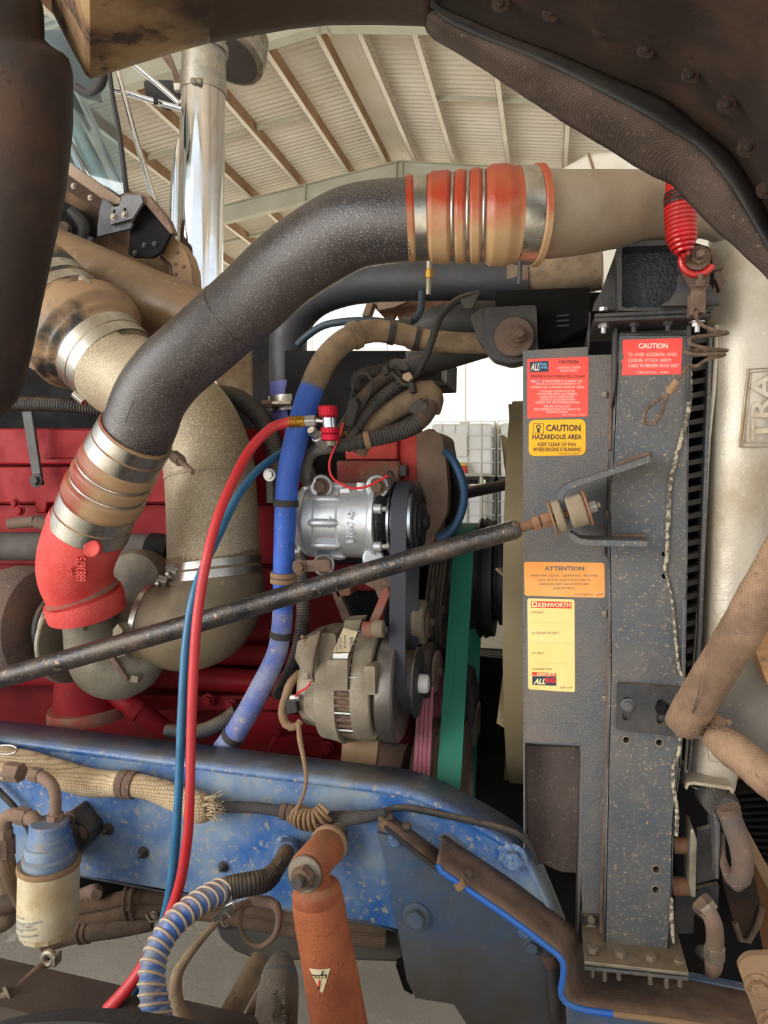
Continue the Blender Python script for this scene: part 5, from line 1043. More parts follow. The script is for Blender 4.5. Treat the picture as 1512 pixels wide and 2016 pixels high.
# orange hoses with clamps
def hump_hose(name, label, pts, prof, mt, clamps, rings):
    t = thing(name, label, 'hose'); p = Path(pts); n = 160; P3 = []; R3 = []
    import bisect
    for i in range(n+1):
        f = i/n; a, r = p.at(f); P3.append(a); j = max(0, min(len(prof)-2, bisect.bisect([x for x, _ in prof], f)-1)); (f0, s0), (f1, s1) = prof[j], prof[j+1]; k_ = (f-f0)/(f1-f0); k_ = k_*k_*(3-2*k_); R3.append(r*(s0+(s1-s0)*k_))
    ob(M().tube(P3, R3, 48), 'hose', mt, t, sm=50)
    for f0, f1, s in clamps:
        c = band('clamp', p, f0, f1, steel, t, rs=s, dr=.0015, n=8)
    for f, s in rings:
        a, r = p.at(f); d = p.dir(f); u = d.cross(Vector((0, 1, 0))).normalized(); v = d.cross(u)
        ob(M().tube([a+(u*math.cos(g_)+v*math.sin(g_))*r*s for g_ in [2*math.pi*i/48 for i in range(48)]], [.0028]*48, 8, closed=True), 'wire_ring', steel, t)
    return t, p
hump_hose('lower_charge_hose', 'ribbed rust red silicone hose with steel clamps above the red elbow', [(176, 1042, 1.275, 150), (190, 1005, 1.265, 150), (212, 958, 1.25, 149), (236, 910, 1.235, 149), (270, 852, 1.22, 149)],
    [(0, 1), (.28, 1), (.33, 1.07), (.42, 1.08), (.47, .99), (.52, 1.06), (.57, 1.06), (.61, .99), (.66, 1.06), (.71, 1.05), (.76, 1), (1, 1)], silicone, [(.0, .13, 1.0), (.15, .28, 1.0), (.74, .86, 1.0), (.875, .98, 1.0)], [(.47, 1.0), (.61, 1.0)])
cht = thing('clamp_stud', 'rusty T bolt clamp tail sticking out beside the lower charge hose', 'clamp'); tube('stud', [(338, 893, 1.24, 12), (356, 908, 1.2, 12), (380, 930, 1.17, 11)], rust_brown, cht, seg=12); axhex('nut', (342, 897, 1.235), (356, 908, 1.2), 24, rust_brown, cht)
uht, up_ = hump_hose('upper_charge_hose', 'ribbed orange silicone hose with wire rings and steel band clamps at the cooler inlet', [(802, 432, 1.125, 158), (840, 430, 1.13, 160), (900, 428, 1.135, 164), (960, 426, 1.14, 172), (1020, 425, 1.15, 178), (1060, 425, 1.16, 178)],
    [(0, 1.03), (.04, 1.03), (.05, 1), (.16, 1), (.2, 1.07), (.31, 1.08), (.352, .99), (.39, 1.065), (.43, 1.065), (.467, .99), (.5, 1.065), (.54, 1.065), (.572, .99), (.64, 1.1), (.72, 1.1), (.81, 1.03), (.94, 1.03), (.955, 1.08), (1, 1.09)], silicone_red, [(.055, .16, 1.0), (.825, .94, 1.03)], [(.352, 1.01), (.467, 1.01), (.572, 1.01)])
tube('clamp_tail', [(845, 515, 1.1, 12), (845, 535, 1.1, 12), (843, 580, 1.1, 10)], steel_dull, uht, seg=12); axhex('tail_nut', (845, 530, 1.1), (844, 548, 1.1), 17, brass, uht); tube('clamp_tail', [(1024, 515, 1.13, 10), (1022, 560, 1.13, 9)], black_steel, uht, seg=10)
# black charge pipe
chp = thing('charge_pipe', 'thick black crackle painted charge air pipe arching over the engine', 'pipe')
cp_ = Path([(262, 868, 1.225, 140), (276, 838, 1.218, 141), (298, 780, 1.205, 142), (338, 728, 1.19, 143), (400, 674, 1.175, 144), (497, 588, 1.155, 148), (560, 530, 1.145, 153), (628, 483, 1.135, 158), (690, 450, 1.128, 160), (750, 438, 1.125, 160), (815, 433, 1.125, 158)])
tube('pipe', cp_, black_pipe, chp, seg=56, n=120)
for f in (.47,): band('weld_ring', cp_, f, f+.004, black_pipe, chp, dr=.0012)
tube('seam', [(246, 832, 1.135, 3), (262, 790, 1.125, 3)], black_pipe, chp, seg=6)
# ================================================================== INTAKE
ink = thing('intake_pipe', 'speckled aluminium intake pipe bending down behind the black charge pipe', 'pipe')
ipth = Path([(205, 699, 1.56, 172), (240, 735, 1.55, 172), (310, 775, 1.54, 172), (372, 825, 1.53, 174), (408, 900, 1.515, 175), (417, 980, 1.505, 176), (420, 1060, 1.5, 178), (422, 1128, 1.495, 180)])
tube('pipe', ipth, al_speck, ink, seg=48, n=80); band('bead', ipth, .66, .672, al_speck, ink, dr=.002)
relb = thing('rubber_elbow', 'dusty rubber elbow with twin clamps between the intake pipe and the turbo', 'elbow')
ep = Path([(421, 1092, 1.5, 182), (424, 1130, 1.495, 184), (424, 1160, 1.49, 188), (408, 1202, 1.47, 196), (368, 1228, 1.45, 184), (320, 1232, 1.435, 160), (276, 1226, 1.425, 146)])
dusty_rub = mat('dusty_rubber', '7d6e56', '635644', sc=7, rough=.6, bump=.2, c3='9c8660', spk=.68, ssc=20)
tube('elbow', ep, dusty_rub, relb, seg=48, n=60)
for f0, f1 in ((.05, .105), (.125, .18)): band('clamp', ep, f0, f1, steel, relb, dr=.0018)
band('clamp', ep, .95, .99, steel, relb, dr=.003)
for x, y in ((342, 1124), (322, 1143)): axhex('clamp_screw', (x-8, y-3, 1.4), (x+8, y+3, 1.4), 20, steel, relb); cyl('clamp_screw', (x-12, y+4, 1.395), (x-6, y+6, 1.395), 18, steel, relb)
itb = thing('air_intake_tube', 'large tan painted air intake tube sloping along the firewall', 'pipe')
tube('tube', [(-420, 280, 1.9, 118), (-150, 396, 1.88, 119), (20, 470, 1.86, 120), (100, 508, 1.84, 122), (200, 552, 1.82, 124), (300, 596, 1.8, 126), (430, 652, 1.78, 128)], tan_paint, itb, seg=44)
tube('weld_bead', [(110, 480, 1.7, 4), (122, 500, 1.69, 4), (126, 535, 1.7, 4)], tan_dust, itb, seg=8)
hc, hp = hump_hose('hump_coupler', 'black and tan dusty rubber hump coupler with double clamps on the intake', [(60, 552, 1.62, 180), (95, 588, 1.61, 184), (130, 624, 1.6, 186), (165, 659, 1.585, 186), (200, 694, 1.57, 182), (238, 732, 1.555, 178)],
    [(0, 1), (.42, 1.0), (.5, 1.04), (.56, 1.22), (.66, 1.24), (.73, 1.1), (.78, 1.0), (1, .98)], mat('hump_rubber', '1e2022', '94785a', sc=8, rough=.35, bump=.12, thr=.47, wid=.07), [(.2, .28, 1.0), (.32, .4, 1.0), (.79, .87, 1.0), (.88, .955, 1.0)], [])
axhex('clamp_screw', (160, 546, 1.52), (178, 562, 1.52), 16, steel_dull, hc); axhex('clamp_screw', (146, 775, 1.5), (166, 792, 1.5), 16, steel, hc); axhex('clamp_screw', (52, 712, 1.55), (74, 724, 1.55), 16, steel_dull, hc)
lc = thing('corrugated_conduit', 'grey corrugated conduit running behind the hump coupler', 'conduit')
tube('conduit', [(-40, 792, 1.6, 27), (40, 795, 1.6, 27), (120, 797, 1.61, 27), (200, 806, 1.64, 27)], loom, lc, corr=(.007, .07), seg=20)
# ================================================================== COOLANT PIPES
dk = thing('coolant_pipe', 'dark steel coolant pipe bending down behind the charge pipe', 'pipe')
kp_ = Path([(1050, 552, 1.7, 78), (960, 552, 1.72, 78), (840, 553, 1.74, 78), (740, 556, 1.75, 78), (670, 566, 1.75, 78), (612, 592, 1.75, 76), (574, 640, 1.75, 74), (567, 700, 1.75, 74), (568, 760, 1.75, 74)])
tube('pipe', kp_, mat('dark_pipe', '35373b', '2b2c2f', sc=9, rough=.45, bump=.12), dk, seg=36)
tube('blue_hose', [(570, 752, 1.75, 78), (572, 800, 1.75, 76), (574, 900, 1.74, 70), (590, 960, 1.74, 66)], mat('purple_blue', '4a4e94', '5c5a84', sc=10, rough=.5, bump=.15), dk, seg=32)
tube('band_clamp', [(571, 780, 1.75, 84), (572, 810, 1.75, 84)], steel, dk, seg=32); axhex('clamp_bolt', (535, 795, 1.68), (575, 794, 1.68), 12, steel, dk); axhex('clamp_nut', (518, 796, 1.69), (538, 795, 1.68), 17, rust_brown, dk)
tube('dusty_hose', [(1006, 548, 1.71, 80), (1060, 543, 1.7, 80), (1120, 538, 1.69, 78), (1186, 532, 1.68, 76)], tan_hose, dk, seg=32, label='tan dusty hose end')
for a, b in ((1030, 1050), (1148, 1172)): tube('band_clamp', [(a, 546-(a-1006)*.09, 1.705, 84), (b, 546-(b-1006)*.09, 1.7, 84)], rust_brown, dk, seg=32)
bl = thing('blue_coolant_hose', 'blue silicone heater hose rising in front of the engine and turning tan at the top', 'hose')
bpth = Path([(440, 1475, 1.42, 44), (470, 1432, 1.41, 44), (510, 1360, 1.4, 43), (545, 1285, 1.39, 40), (556, 1215, 1.385, 40), (558, 1130, 1.38, 41), (561, 1040, 1.38, 43), (566, 950, 1.38, 45), (577, 890, 1.38, 47), (592, 830, 1.385, 49), (612, 770, 1.395, 50), (640, 710, 1.41, 50), (680, 670, 1.43, 48), (728, 652, 1.46, 46), (780, 656, 1.48, 44), (830, 668, 1.5, 43), (890, 674, 1.5, 42), (960, 676, 1.5, 42)])
# find fractions by height
def frac(path, y):
    best = min(range(401), key=lambda i: abs((lambda v: HY-(v.z-CAMH)/(v.y)*1.0)(path.at(i/400)[0])-y)); return best/400
tube('worn_hose', bpth, blue_worn, bl, f0=0, f1=.285, seg=28, label='faded pale blue lower length')
tube('hose', bpth, blue_hose, bl, f0=.28, f1=.655, seg=28); tube('dusty_hose', bpth, tan_hose, bl, f0=.65, f1=1, seg=28, label='tan dusty upper length')
for f, m_, d_ in ((.03, black_rubber, .002), (.236, black_rubber, .002), (.452, black_rubber, .003), (.765, tan_hose, .005), (.83, black_rubber, .0025), (.875, black_rubber, .0025)): band('tape_band', bpth, f, f+.011, m_, bl, dr=d_)
pcl = thing('p_clamp', 'rusty P clamp strap holding the blue hose to the compressor', 'clamp')
for f in (.328, .337): band('strap', bpth, f, f+.0075, tan_dust, pcl, dr=.0055)
plate('link', rnd([(576, 1106), (590, 1104), (648, 1102), (652, 1124), (590, 1126), (576, 1124)], 4), 1.36, .008, rust_brown, pcl); bolt(590, 1116, 1.36, 30, pcl, rust_brown); 
ac = thing('small_blue_hose', 'thin dark blue air hose arching above the tan coolant hose', 'hose')
tube('hose', [(585, 680, 1.62, 15), (606, 660, 1.62, 15), (640, 640, 1.6, 15), (690, 632, 1.58, 15), (740, 632, 1.58, 15), (790, 638, 1.6, 15), (815, 630, 1.62, 15), (828, 610, 1.64, 14), (830, 575, 1.66, 14)], mat('navy_hose', '1f3a4c', '24303a', sc=9, rough=.45, bump=.05), ac, seg=16)
for x in (735, 800): tube('tie', [(x-8, 634, 1.585, 22), (x+10, 636, 1.585, 22)], black_rubber, ac, seg=12)
ac2 = thing('fan_side_hose', 'dark blue air hose curving beside the dusty gear case', 'hose')
tube('hose', [(876, 888, 1.56, 15), (892, 905, 1.55, 16), (908, 940, 1.54, 17), (914, 975, 1.54, 17), (906, 1015, 1.54, 17), (888, 1045, 1.54, 18), (862, 1062, 1.54, 22)], mat('navy_blue_hose', '1c4468', '27496a', sc=9, rough=.45, bump=.05), ac2, seg=16)
gr = thing('round_duct', 'dark grey rounded casing behind the tan coolant hose', 'casing')
tube('casing', [(812, 690, 1.85, 30), (830, 655, 1.85, 56), (870, 632, 1.85, 66), (960, 625, 1.85, 66), (1060, 630, 1.85, 66)], mat('casing_grey', '4a4846', '3c3a38', sc=7, rough=.6, bump=.1), gr, seg=28)
bk2 = thing('cross_tube', 'black cross tube rising toward the radiator mount', 'tube'); tube('tube', [(800, 728, 1.62, 44), (850, 714, 1.6, 44), (960, 680, 1.56, 46)], black_rubber, bk2, seg=24)
plate('end_box', [(796, 690), (870, 690), (868, 749), (806, 749)], 1.63, .1, black_steel, bk2, bev=.006)
blk = thing('black_cable', 'thin black cable arching down to the wiring harness', 'cable'); tube('cable', [(945, 578, 1.5, 15), (900, 592, 1.48, 15), (868, 622, 1.46, 15), (852, 665, 1.45, 15), (838, 705, 1.45, 14), (818, 742, 1.46, 12)], black_rubber, blk, seg=14)
# rusty far bracket seen under the coolant pipe
fb = thing('far_bracket', 'rusty triangular bracket behind the coolant pipe', 'bracket')
plate('plate', [(736, 604), (740, 592), (960, 575), (960, 640), (800, 640), (762, 632)], 2.1, .02, mat('rust_dark', '4a3020', '6a4a30', sc=9, rough=.9, bump=.3), fb, holes=[[(780, 618), (786, 632), (772, 632)]])
plate('lip', [(738, 590), (820, 586), (775, 606), (745, 611)], 2.05, .02, tan_paint, fb); plate('post', [(722, 594), (736, 594), (726, 622), (712, 622)], 2.05, .04, brown_dust, fb)
# ================================================================== RADIATOR MOUNT with the rusty disc
rm = thing('rod_mount', 'black cast mount with a large rusty washer and bolt beside the shroud', 'mount')
plate('casting', rnd([(952, 606), (1056, 600), (1060, 690), (1042, 708), (1005, 716), (968, 706), (952, 688)], 8), 1.42, .07, black_steel, rm, bev=.005)
plate('left_wing', [(925, 622), (952, 604), (955, 690), (940, 668)], 1.43, .05, black_steel, rm, bev=.004)
q = P(1012, 664, 1.41); r_ = S(39, 1012, 1.41); ob(M().lathe(q, (0, -1, 0), [(-.01, r_), (.004, r_), (.008, r_*.96), (.0085, r_*.3)], 44), 'washer', rust_iron, rm)
bolt(1018, 662, 1.402, 46, rm, rust_brown, kind='stud', axis=(.25, -1, 0))
plate('top_bracket', [(975, 572), (1160, 565), (1165, 640), (1062, 690), (1058, 604), (975, 604)], 1.47, .05, dark_plain, rm); plate('cable_tab', [(905, 590), (945, 575), (930, 608), (915, 608)], 1.46, .01, black_steel, rm)
for i in range(3): plate('louvre', [(1096, 620+i*10), (1122, 618+i*10), (1122, 622+i*10), (1096, 624+i*10)], 1.462, .01, black_gloss, rm, bev=0)
# ================================================================== A/C COMPRESSOR
cmpr = thing('compressor', 'bright new aluminium air conditioning compressor with grooved black pulley', 'compressor')
YK = 1.49; cyk = 1024
def xpart(prof_px, mt, nm, par, py, Y, seg=56, ref=690, **kw):      # profile (column px, radius px) about an axis along the truck
    c = P(ref, py, Y); pr = []
    for px, r in prof_px:
        x = P(px, py, Y).x; pr.append((x-c.x, S(r, ref, Y)))
    return ob(M().lathe(c, (1, 0, 0), pr, seg), nm, mt, par, **kw)
xpart([(588, 30), (590, 52), (597, 64), (606, 70), (613, 73), (616, 74)], al_new, 'rear_head', cmpr, cyk, YK, seg=14, sm=25)
xpart([(616, 70), (617, 70), (618, 74), (636, 73), (638, 68), (678, 68), (684, 73), (738, 73), (742, 77), (750, 78), (752, 70)], al_new, 'body', cmpr, cyk, YK)
for k_ in range(9):
    a = math.pi*(.62+.76*k_/8)+math.pi*.0; r_ = S(70, 690, YK); c = P(650, cyk, YK); x0, x1 = P(632, cyk, YK).x, P(684, cyk, YK).x
    yy_, zz_ = YK+math.cos(a)*r_, c.z+math.sin(a)*r_*0+r_*math.sin((k_-4)/4*1.35); yy_ = YK-r_*math.cos((k_-4)/4*1.35)
    if k_ % 2 == 0: ob(M().tube([(x0, yy_, zz_), (x0+.008, yy_-.004, zz_), (x1-.008, yy_-.004, zz_), (x1, yy_, zz_)], [.006, .009, .009, .006], 14), 'rib', al_new, cmpr)
xpart([(752, 60), (753, 70), (758, 72), (772, 60), (776, 52)], black_gloss, 'clutch_coil', cmpr, cyk, YK)
xpart([(775, 60), (776, 76), (781, 78), (783, 73), (786, 73), (814, 73), (816, 78), (822, 79), (825, 76), (826, 62), (824, 60)], mat('pulley_steel', '8a9098', '70767e', sc=8, rough=.16, metal=1, bump=0), 'pulley', cmpr, cyk, YK)
xpart([(824, 64), (830, 62), (832, 50), (829, 48), (829, 40), (834, 38), (838, 24), (836, 20), (842, 16), (846, 10), (847, 2)], black_gloss, 'clutch_hub', cmpr, cyk, YK)
Yf = YK-S(75, 700, YK)
for x, y in ((632, 958), (743, 958)):
    cyl('mount_ear', (x, y, Yf+.03), (x, y, Yf+.09), 48, al_new, cmpr, bev=.004); bolt(x, y, Yf+.03, 36, cmpr, rust_brown)
cyl('mount_ear', (637, 1112, Yf+.02), (637, 1112, Yf+.08), 44, al_new, cmpr, bev=.004); bolt(637, 1112, Yf+.018, 36, cmpr, rust_brown); cyl('mount_ear', (735, 1100, Yf+.03), (735, 1100, Yf+.09), 44, al_new, cmpr, bev=.004)
for y in (1002, 1076):
    cyl('flange_boss', (736, y, Yf+.012), (752, y, Yf+.012), 20, al_new, cmpr, bev=.002); axhex('flange_bolt', (752, y, Yf+.012), (768, y, Yf+.012), 13, bright_zinc, cmpr)
for y in (998, 1050, 1086): axhex('head_bolt', (580, y, YK-.03), (592, y, YK-.03), 14, bright_zinc, cmpr)
text('casting_number', 'B 709A7 AO', 682, 1007, 695, 1068, Yf-.0005, al_new, cmpr, rot=1, thick=.004)
plate('date_boss', slot(644, 1016, 1040, 13), Yf+.0035, .012, al_new, cmpr, bev=.001); plate('data_pad', [(668, 962), (688, 960), (690, 978), (668, 976)], Yf+.03, .02, al_new, cmpr)
cyl('port_stub', (608, 958, YK-.03), (608, 972, YK-.03), 26, al_new, cmpr); cyl('top_valve', (710, 950, YK-.04), (710, 966, YK-.04), 16, plastic_white, cmpr)
axhex('coil_screw', (756, 962, Yf+.04), (768, 962, Yf+.04), 14, bright_zinc, cmpr); tube('coil_lead', [(764, 968, Yf+.03, 5), (770, 950, Yf+.03, 5), (762, 935, Yf+.03, 5), (770, 925, Yf+.04, 5), (774, 940, Yf+.04, 5)], black_rubber, cmpr, seg=8)
rw = thing('red_wire', 'thin red electrical wire looping in front of the compressor', 'wire')
tube('wire', [(676, 832, 1.38, 5), (668, 860, 1.38, 5), (655, 890, 1.38, 5), (648, 915, 1.38, 5), (654, 940, 1.38, 5), (676, 955, 1.38, 5), (700, 962, 1.38, 5), (730, 955, 1.385, 5), (764, 936, 1.4, 5)], red_wire, rw, seg=10)
hs = thing('compressor_line', 'grey crimped refrigerant line curving from the compressor into corrugated guard', 'hose')
hp_ = Path([(608, 952, 1.44, 24), (604, 930, 1.43, 24), (604, 908, 1.42, 24), (616, 890, 1.41, 24), (640, 882, 1.4, 25), (676, 876, 1.4, 27), (740, 862, 1.41, 33), (790, 848, 1.43, 35), (822, 832, 1.45, 36), (842, 810, 1.47, 34), (846, 796, 1.48, 32)])
tube('line', hp_, mat('grey_line', '5a5c5e', '6b655c', sc=20, rough=.5, bump=.15, metal=.3), hs, f0=0, f1=.36, seg=22); tube('crimp', hp_, black_rubber, hs, f0=.35, f1=.54, corr=(.014, .07), seg=22); band('crimp_ring', hp_, .53, .56, tan_dust, hs, dr=.002); tube('guard', hp_, loom, hs, f0=.55, f1=.85, corr=(.0062, .07), seg=24); tube('hose', hp_, loom_tan, hs, f0=.84, f1=1, seg=22)
axhex('nut', (606, 948, 1.44), (605, 926, 1.435), 34, black_steel, hs); axhex('collar', (605, 928, 1.435), (604, 921, 1.43), 28, black_steel, hs)
cyl('charge_port', (612, 846, 1.33), (630, 868, 1.36), 16, chrome, hs); cyl('port_collar', (624, 858, 1.35), (640, 876, 1.375), 26, bright_zinc, hs, bev=.002); axhex('port_hex', (614, 848, 1.335), (622, 856, 1.345), 20, bright_zinc, hs)
# wiring harness
hn = thing('wiring_harness', 'tangled dusty black wiring harness with corrugated looms above the compressor', 'wiring harness')
def cable(pts, w_, Y0_, Y1_, mt, nm, **kw):
    n = len(pts); return tube(nm, [(x, y, Y0_+(Y1_-Y0_)*i/(n-1), w_) for i, (x, y) in enumerate(pts)], mt, hn, **kw)
cable([(660, 872), (690, 820), (722, 775), (760, 742), (790, 728)], 26, 1.42, 1.5, loom_tan, 'taped_loom', seg=16); cable([(680, 885), (706, 836), (740, 792), (775, 764), (802, 748)], 22, 1.4, 1.46, loom, 'corrugated_loom', corr=(.006, .08), seg=18)
cable([(698, 768), (704, 745), (725, 735), (756, 728), (775, 718)], 24, 1.46, 1.5, loom, 'corrugated_loom', corr=(.006, .08), seg=18); cable([(700, 890), (724, 848), (768, 812), (812, 784), (838, 768), (852, 782), (846, 808)], 44, 1.44, 1.5, tan_hose, 'thick_hose', seg=22)
cable([(690, 880), (740, 846), (790, 828), (832, 800)], 26, 1.47, 1.5, loom_tan, 'taped_loom', seg=16); cable([(672, 850), (690, 790), (700, 745), (718, 735), (733, 750), (728, 775), (700, 820), (684, 850)], 7, 1.4, 1.4, black_rubber, 'wire_loop', seg=10)
cable([(775, 720), (790, 742), (778, 762), (800, 752), (815, 744)], 7, 1.43, 1.44, black_rubber, 'wire_loop', seg=10); cable([(760, 745), (770, 735), (785, 748), (800, 760), (812, 750)], 8, 1.42, 1.43, loom, 'wire_loop', seg=10)
plate('connector', [(684, 790), (700, 780), (706, 800), (694, 840), (676, 840)], 1.385, .03, black_rubber, hn, bev=.003); plate('connector', [(764, 716), (776, 704), (796, 708), (808, 722), (800, 732), (780, 728), (766, 726)], 1.45, .03, loom, hn, bev=.004)
plate('connector_plug', rnd([(793, 736), (806, 732), (812, 742), (804, 752), (792, 746)], 3), 1.42, .02, mat('plug_tan', 'a88a74', rough=.6, bump=0), hn, bev=.002)
for x, y in ((815, 792), (824, 800)): plate('fuse_block', [(x-14, y+12), (x+12, y-10), (x+20, y), (x-6, y+22)], 1.45, .02, loom, hn, bev=.002)
for x, y in ((756, 730), (705, 830), (808, 765)): plate('cable_tie', [(x-5, y-9), (x+6, y-12), (x+9, y+6), (x-2, y+9)], 1.41, .03, black_rubber, hn, bev=.002)
bf = thing('brass_union', 'small brass union under the wiring harness', 'fitting'); axhex('union', (680, 858, 1.42), (702, 846, 1.43), 20, brass, bf)
gl = thing('grey_corrugated_hose', 'black corrugated conduit dropping behind the blue hose', 'conduit')
tube('conduit', [(425, 775, 1.72, 34), (470, 785, 1.7, 36), (515, 825, 1.66, 37), (540, 880, 1.62, 34), (548, 940, 1.58, 30), (560, 1020, 1.56, 28)], loom, gl, corr=(.007, .06), seg=20)
gl2 = thing('black_conduit', 'black corrugated conduit running down beside the lower blue hose', 'conduit')
tube('conduit', [(590, 1020, 1.5, 24), (594, 1130, 1.48, 26), (596, 1220, 1.46, 27), (580, 1300, 1.45, 25), (545, 1370, 1.46, 24)], loom, gl2, corr=(.006, .06), seg=20)
gl3 = thing('rail_conduit', 'grey corrugated conduit emerging between the engine and the blue rail', 'conduit'); tube('conduit', [(330, 1440, 1.44, 28), (390, 1440, 1.43, 28), (430, 1425, 1.43, 28), (465, 1400, 1.44, 26)], loom, gl3, corr=(.0065, .06), seg=20)
bv = thing('bracket_valve', 'small steel valve clipped behind the blue hose', 'valve'); axhex('body', (534, 930, 1.46), (536, 990, 1.46), 24, black_steel, bv); bolt(531, 935, 1.44, 26, bv, bright_zinc)
# ================================================================== ALTERNATOR
alt = thing('alternator', 'dusty grey cast alternator with copper windings showing through its slots', 'alternator')
YA = 1.46; cya = 1338
xpart([(604, 30), (606, 66), (614, 76), (642, 80), (648, 98), (676, 102), (688, 106), (689, 95)], al_dirty, 'rear_housing', alt, cya+14, YA)
xpart([(686, 101), (720, 101)], rust_brown, 'stator_core', alt, cya+4, YA)
c = P(702, cya+4, YA); r_ = S(104, 702, YA)
for i in range(44):
    a = 2*math.pi*i/44; p_ = c+Vector((0, math.cos(a)*r_, math.sin(a)*r_)); x0, x1 = P(688, cya, YA).x, P(718, cya, YA).x
    ob(M().tube([(x0, p_.y, p_.z), (x1, p_.y, p_.z)], [.0042]*2, 8), 'winding_slot', rust_brown if i % 3 else steel, alt)
xpart([(716, 100), (718, 110), (746, 111), (752, 108), (753, 96)], al_dirty, 'front_housing', alt, cya, YA)
xpart([(754, 60), (755, 96), (762, 104), (775, 106), (790, 105), (794, 101), (795, 20)], mat('fan_grey', '8e8982', '6e6862', sc=6, rough=.3, metal=.8, bump=.1), 'fan_disc', alt, cya+4, YA)
xpart([(790, 50), (791, 66), (794, 66), (796, 60), (818, 60), (820, 66), (824, 66), (826, 62), (826, 24)], black_steel, 'pulley', alt, cya-4, YA); xpart([(824, 18), (840, 18), (844, 15), (845, 4)], plastic_white, 'shaft_nut', alt, cya-2, YA, seg=24)
Ya = YA-S(104, 690, YA)
plate('regulator_box', rnd([(594, 1256), (634, 1246), (660, 1248), (664, 1300), (655, 1340), (604, 1338), (582, 1300)], 5), Ya+.035, .1, al_dirty, alt, bev=.006)
plate('regulator_cover', rnd([(586, 1262), (626, 1248), (622, 1336), (604, 1338), (580, 1296)], 4), Ya+.022, .09, al_dirty, alt, bev=.005)
ribbon('band_strap', [(628, 1243), (618, 1290), (612, 1330), (616, 1345)], 4, Ya+.015, .05, rust_brown, alt, bev=.0005)
bolt(602, 1262, Ya+.03, 22, alt, tan_dust, axis=(-.3, -.6, .7), kind='stud'); bolt(604, 1331, Ya+.02, 14, alt, steel_dull)
for x0, x1, y0, y1 in ((644, 684, 1300, 1360), (716, 738, 1312, 1368)): plate('housing_lug', rnd(rect(x0, y0, x1, y1), 3), Ya-.008, .04, al_dirty, alt, bev=.005)
plate('top_lug', rnd([(678, 1222), (712, 1220), (706, 1240), (676, 1238)], 2), Ya+.05, .05, al_dirty, alt, bev=.003); plate('bottom_lug', [(660, 1430), (698, 1436), (696, 1452), (664, 1444)], Ya+.04, .05, al_dirty, alt); plate('bottom_lug', [(712, 1436), (746, 1436), (740, 1456), (716, 1448)], Ya+.04, .05, al_dirty, alt)
cyl('pivot_boss', (734, 1238, Ya+.03), (756, 1238, Ya+.03), 34, al_dirty, alt, bev=.003); cyl('painted_collar', (716, 1240, Ya+.03), (736, 1239, Ya+.03), 32, red_dusty, alt); axhex('pivot_bolt', (752, 1240, Ya+.03), (764, 1240, Ya+.03), 14, black_steel, alt)
cyl('through_bolt', (686, 1334, Ya+.002), (702, 1334, Ya+.002), 6, steel, alt, seg=10)
lb = plate('rating_label', [(676, 1236), (704, 1244), (688, 1284), (655, 1284)], Ya+.012, .002, mat('label_paper', 'c8b898', 'b0a080', sc=20, rough=.7, bump=.05), alt, bev=0, label='worn paper rating label'); plate('white_label', [(656, 1287), (686, 1286), (684, 1297), (655, 1296)], Ya+.006, .002, plastic_white, alt, bev=0)
for body, x0, y0, x1, y1 in (('LEECE NEVILLE', 686, 1254, 696, 1280), ('8LHA3096', 677, 1250, 681, 1276), ('24V 100A', 668, 1254, 672, 1278), ('NEG GRD', 662, 1262, 665, 1280)): text('lettering', body if 'LEECE' not in body else 'Leece-Neville', x0, y0, x1, y1, Ya+.011, ink_navy, lb, rot=1)
axhex('terminal', (572, 1374, YA-.09), (590, 1373, YA-.09), 14, bright_zinc, alt); tube('terminal_lead', [(612, 1342, YA-.12, 4), (604, 1354, YA-.12, 4), (590, 1362, YA-.11, 4), (582, 1371, YA-.095, 4)], red_wire, alt, seg=8)
plate('lower_box', rnd([(600, 1352), (646, 1346), (652, 1420), (622, 1424), (598, 1402)], 8), Ya+.02, .1, al_dirty, alt, bev=.008)
cbx = thing('battery_cable', 'dusty tan cable lugged to the rear of the alternator', 'cable')
tube('cable', [(590, 1325, 1.42, 16), (572, 1345, 1.4, 18), (563, 1372, 1.39, 18), (556, 1400, 1.38, 18), (562, 1424, 1.38, 18), (580, 1432, 1.38, 16), (592, 1420, 1.39, 14)], tan_dust, cbx, seg=16); plate('lug', [(560, 1378), (582, 1376), (586, 1404), (564, 1408)], 1.365, .02, black_rubber, cbx, bev=.003)
# ================================================================== PULLEYS AND BELTS
def circ3(px, py, Y, rp): c = P(px, py, Y); return (c.y, c.z, S(rp, px, Y))
c_ = circ3(800, cyk, YK, 73); a_ = circ3(806, cya-4, YA, 60); 
bb = tag(belt('flat_belt', [c_, a_], P(785, cyk, YK).x, P(815, cyk, YK).x, .005, belt_black), 'dark grey flat belt from the compressor pulley to the alternator pulley', 'belt')
ckz = P(850, 1545, 1.66).z
crank = thing('crank_pulley', 'brown dusty multi groove crank pulley low behind the blue rail', 'pulley')
XG0, XG1 = P(857, 1500, 1.46).x, P(905, 1500, 1.46).x
Rg = .16
ob(M().lathe((P(740, 1545, 1.62).x, 1.62, ckz), (1, 0, 0), [(0, .10), (P(800, 1545, 1.62).x-P(740, 1545, 1.62).x, .10)], 40), 'hub', brown_dust, crank)
x_ = P(800, 1500, 1.46).x; pr = [(0, .1)]
ncr = int((XG1+.004-x_)/.0066)
for i in range(ncr): pr.append((i*.0066, .165 if i % 2 == 0 else .158))
pr.append((ncr*.0066, .1)); ob(M().lathe((x_, 1.62, ckz), (1, 0, 0), pr, 64), 'sheave', brown_dust, crank)
fanp = thing('fan_pulley', 'dark grooved fan drive pulley beside the green belt', 'pulley')
fz = P(930, 1135, 1.86).z; FY = 1.86
x0 = P(905, 1135, 1.72).x
x0 = XG1+.004
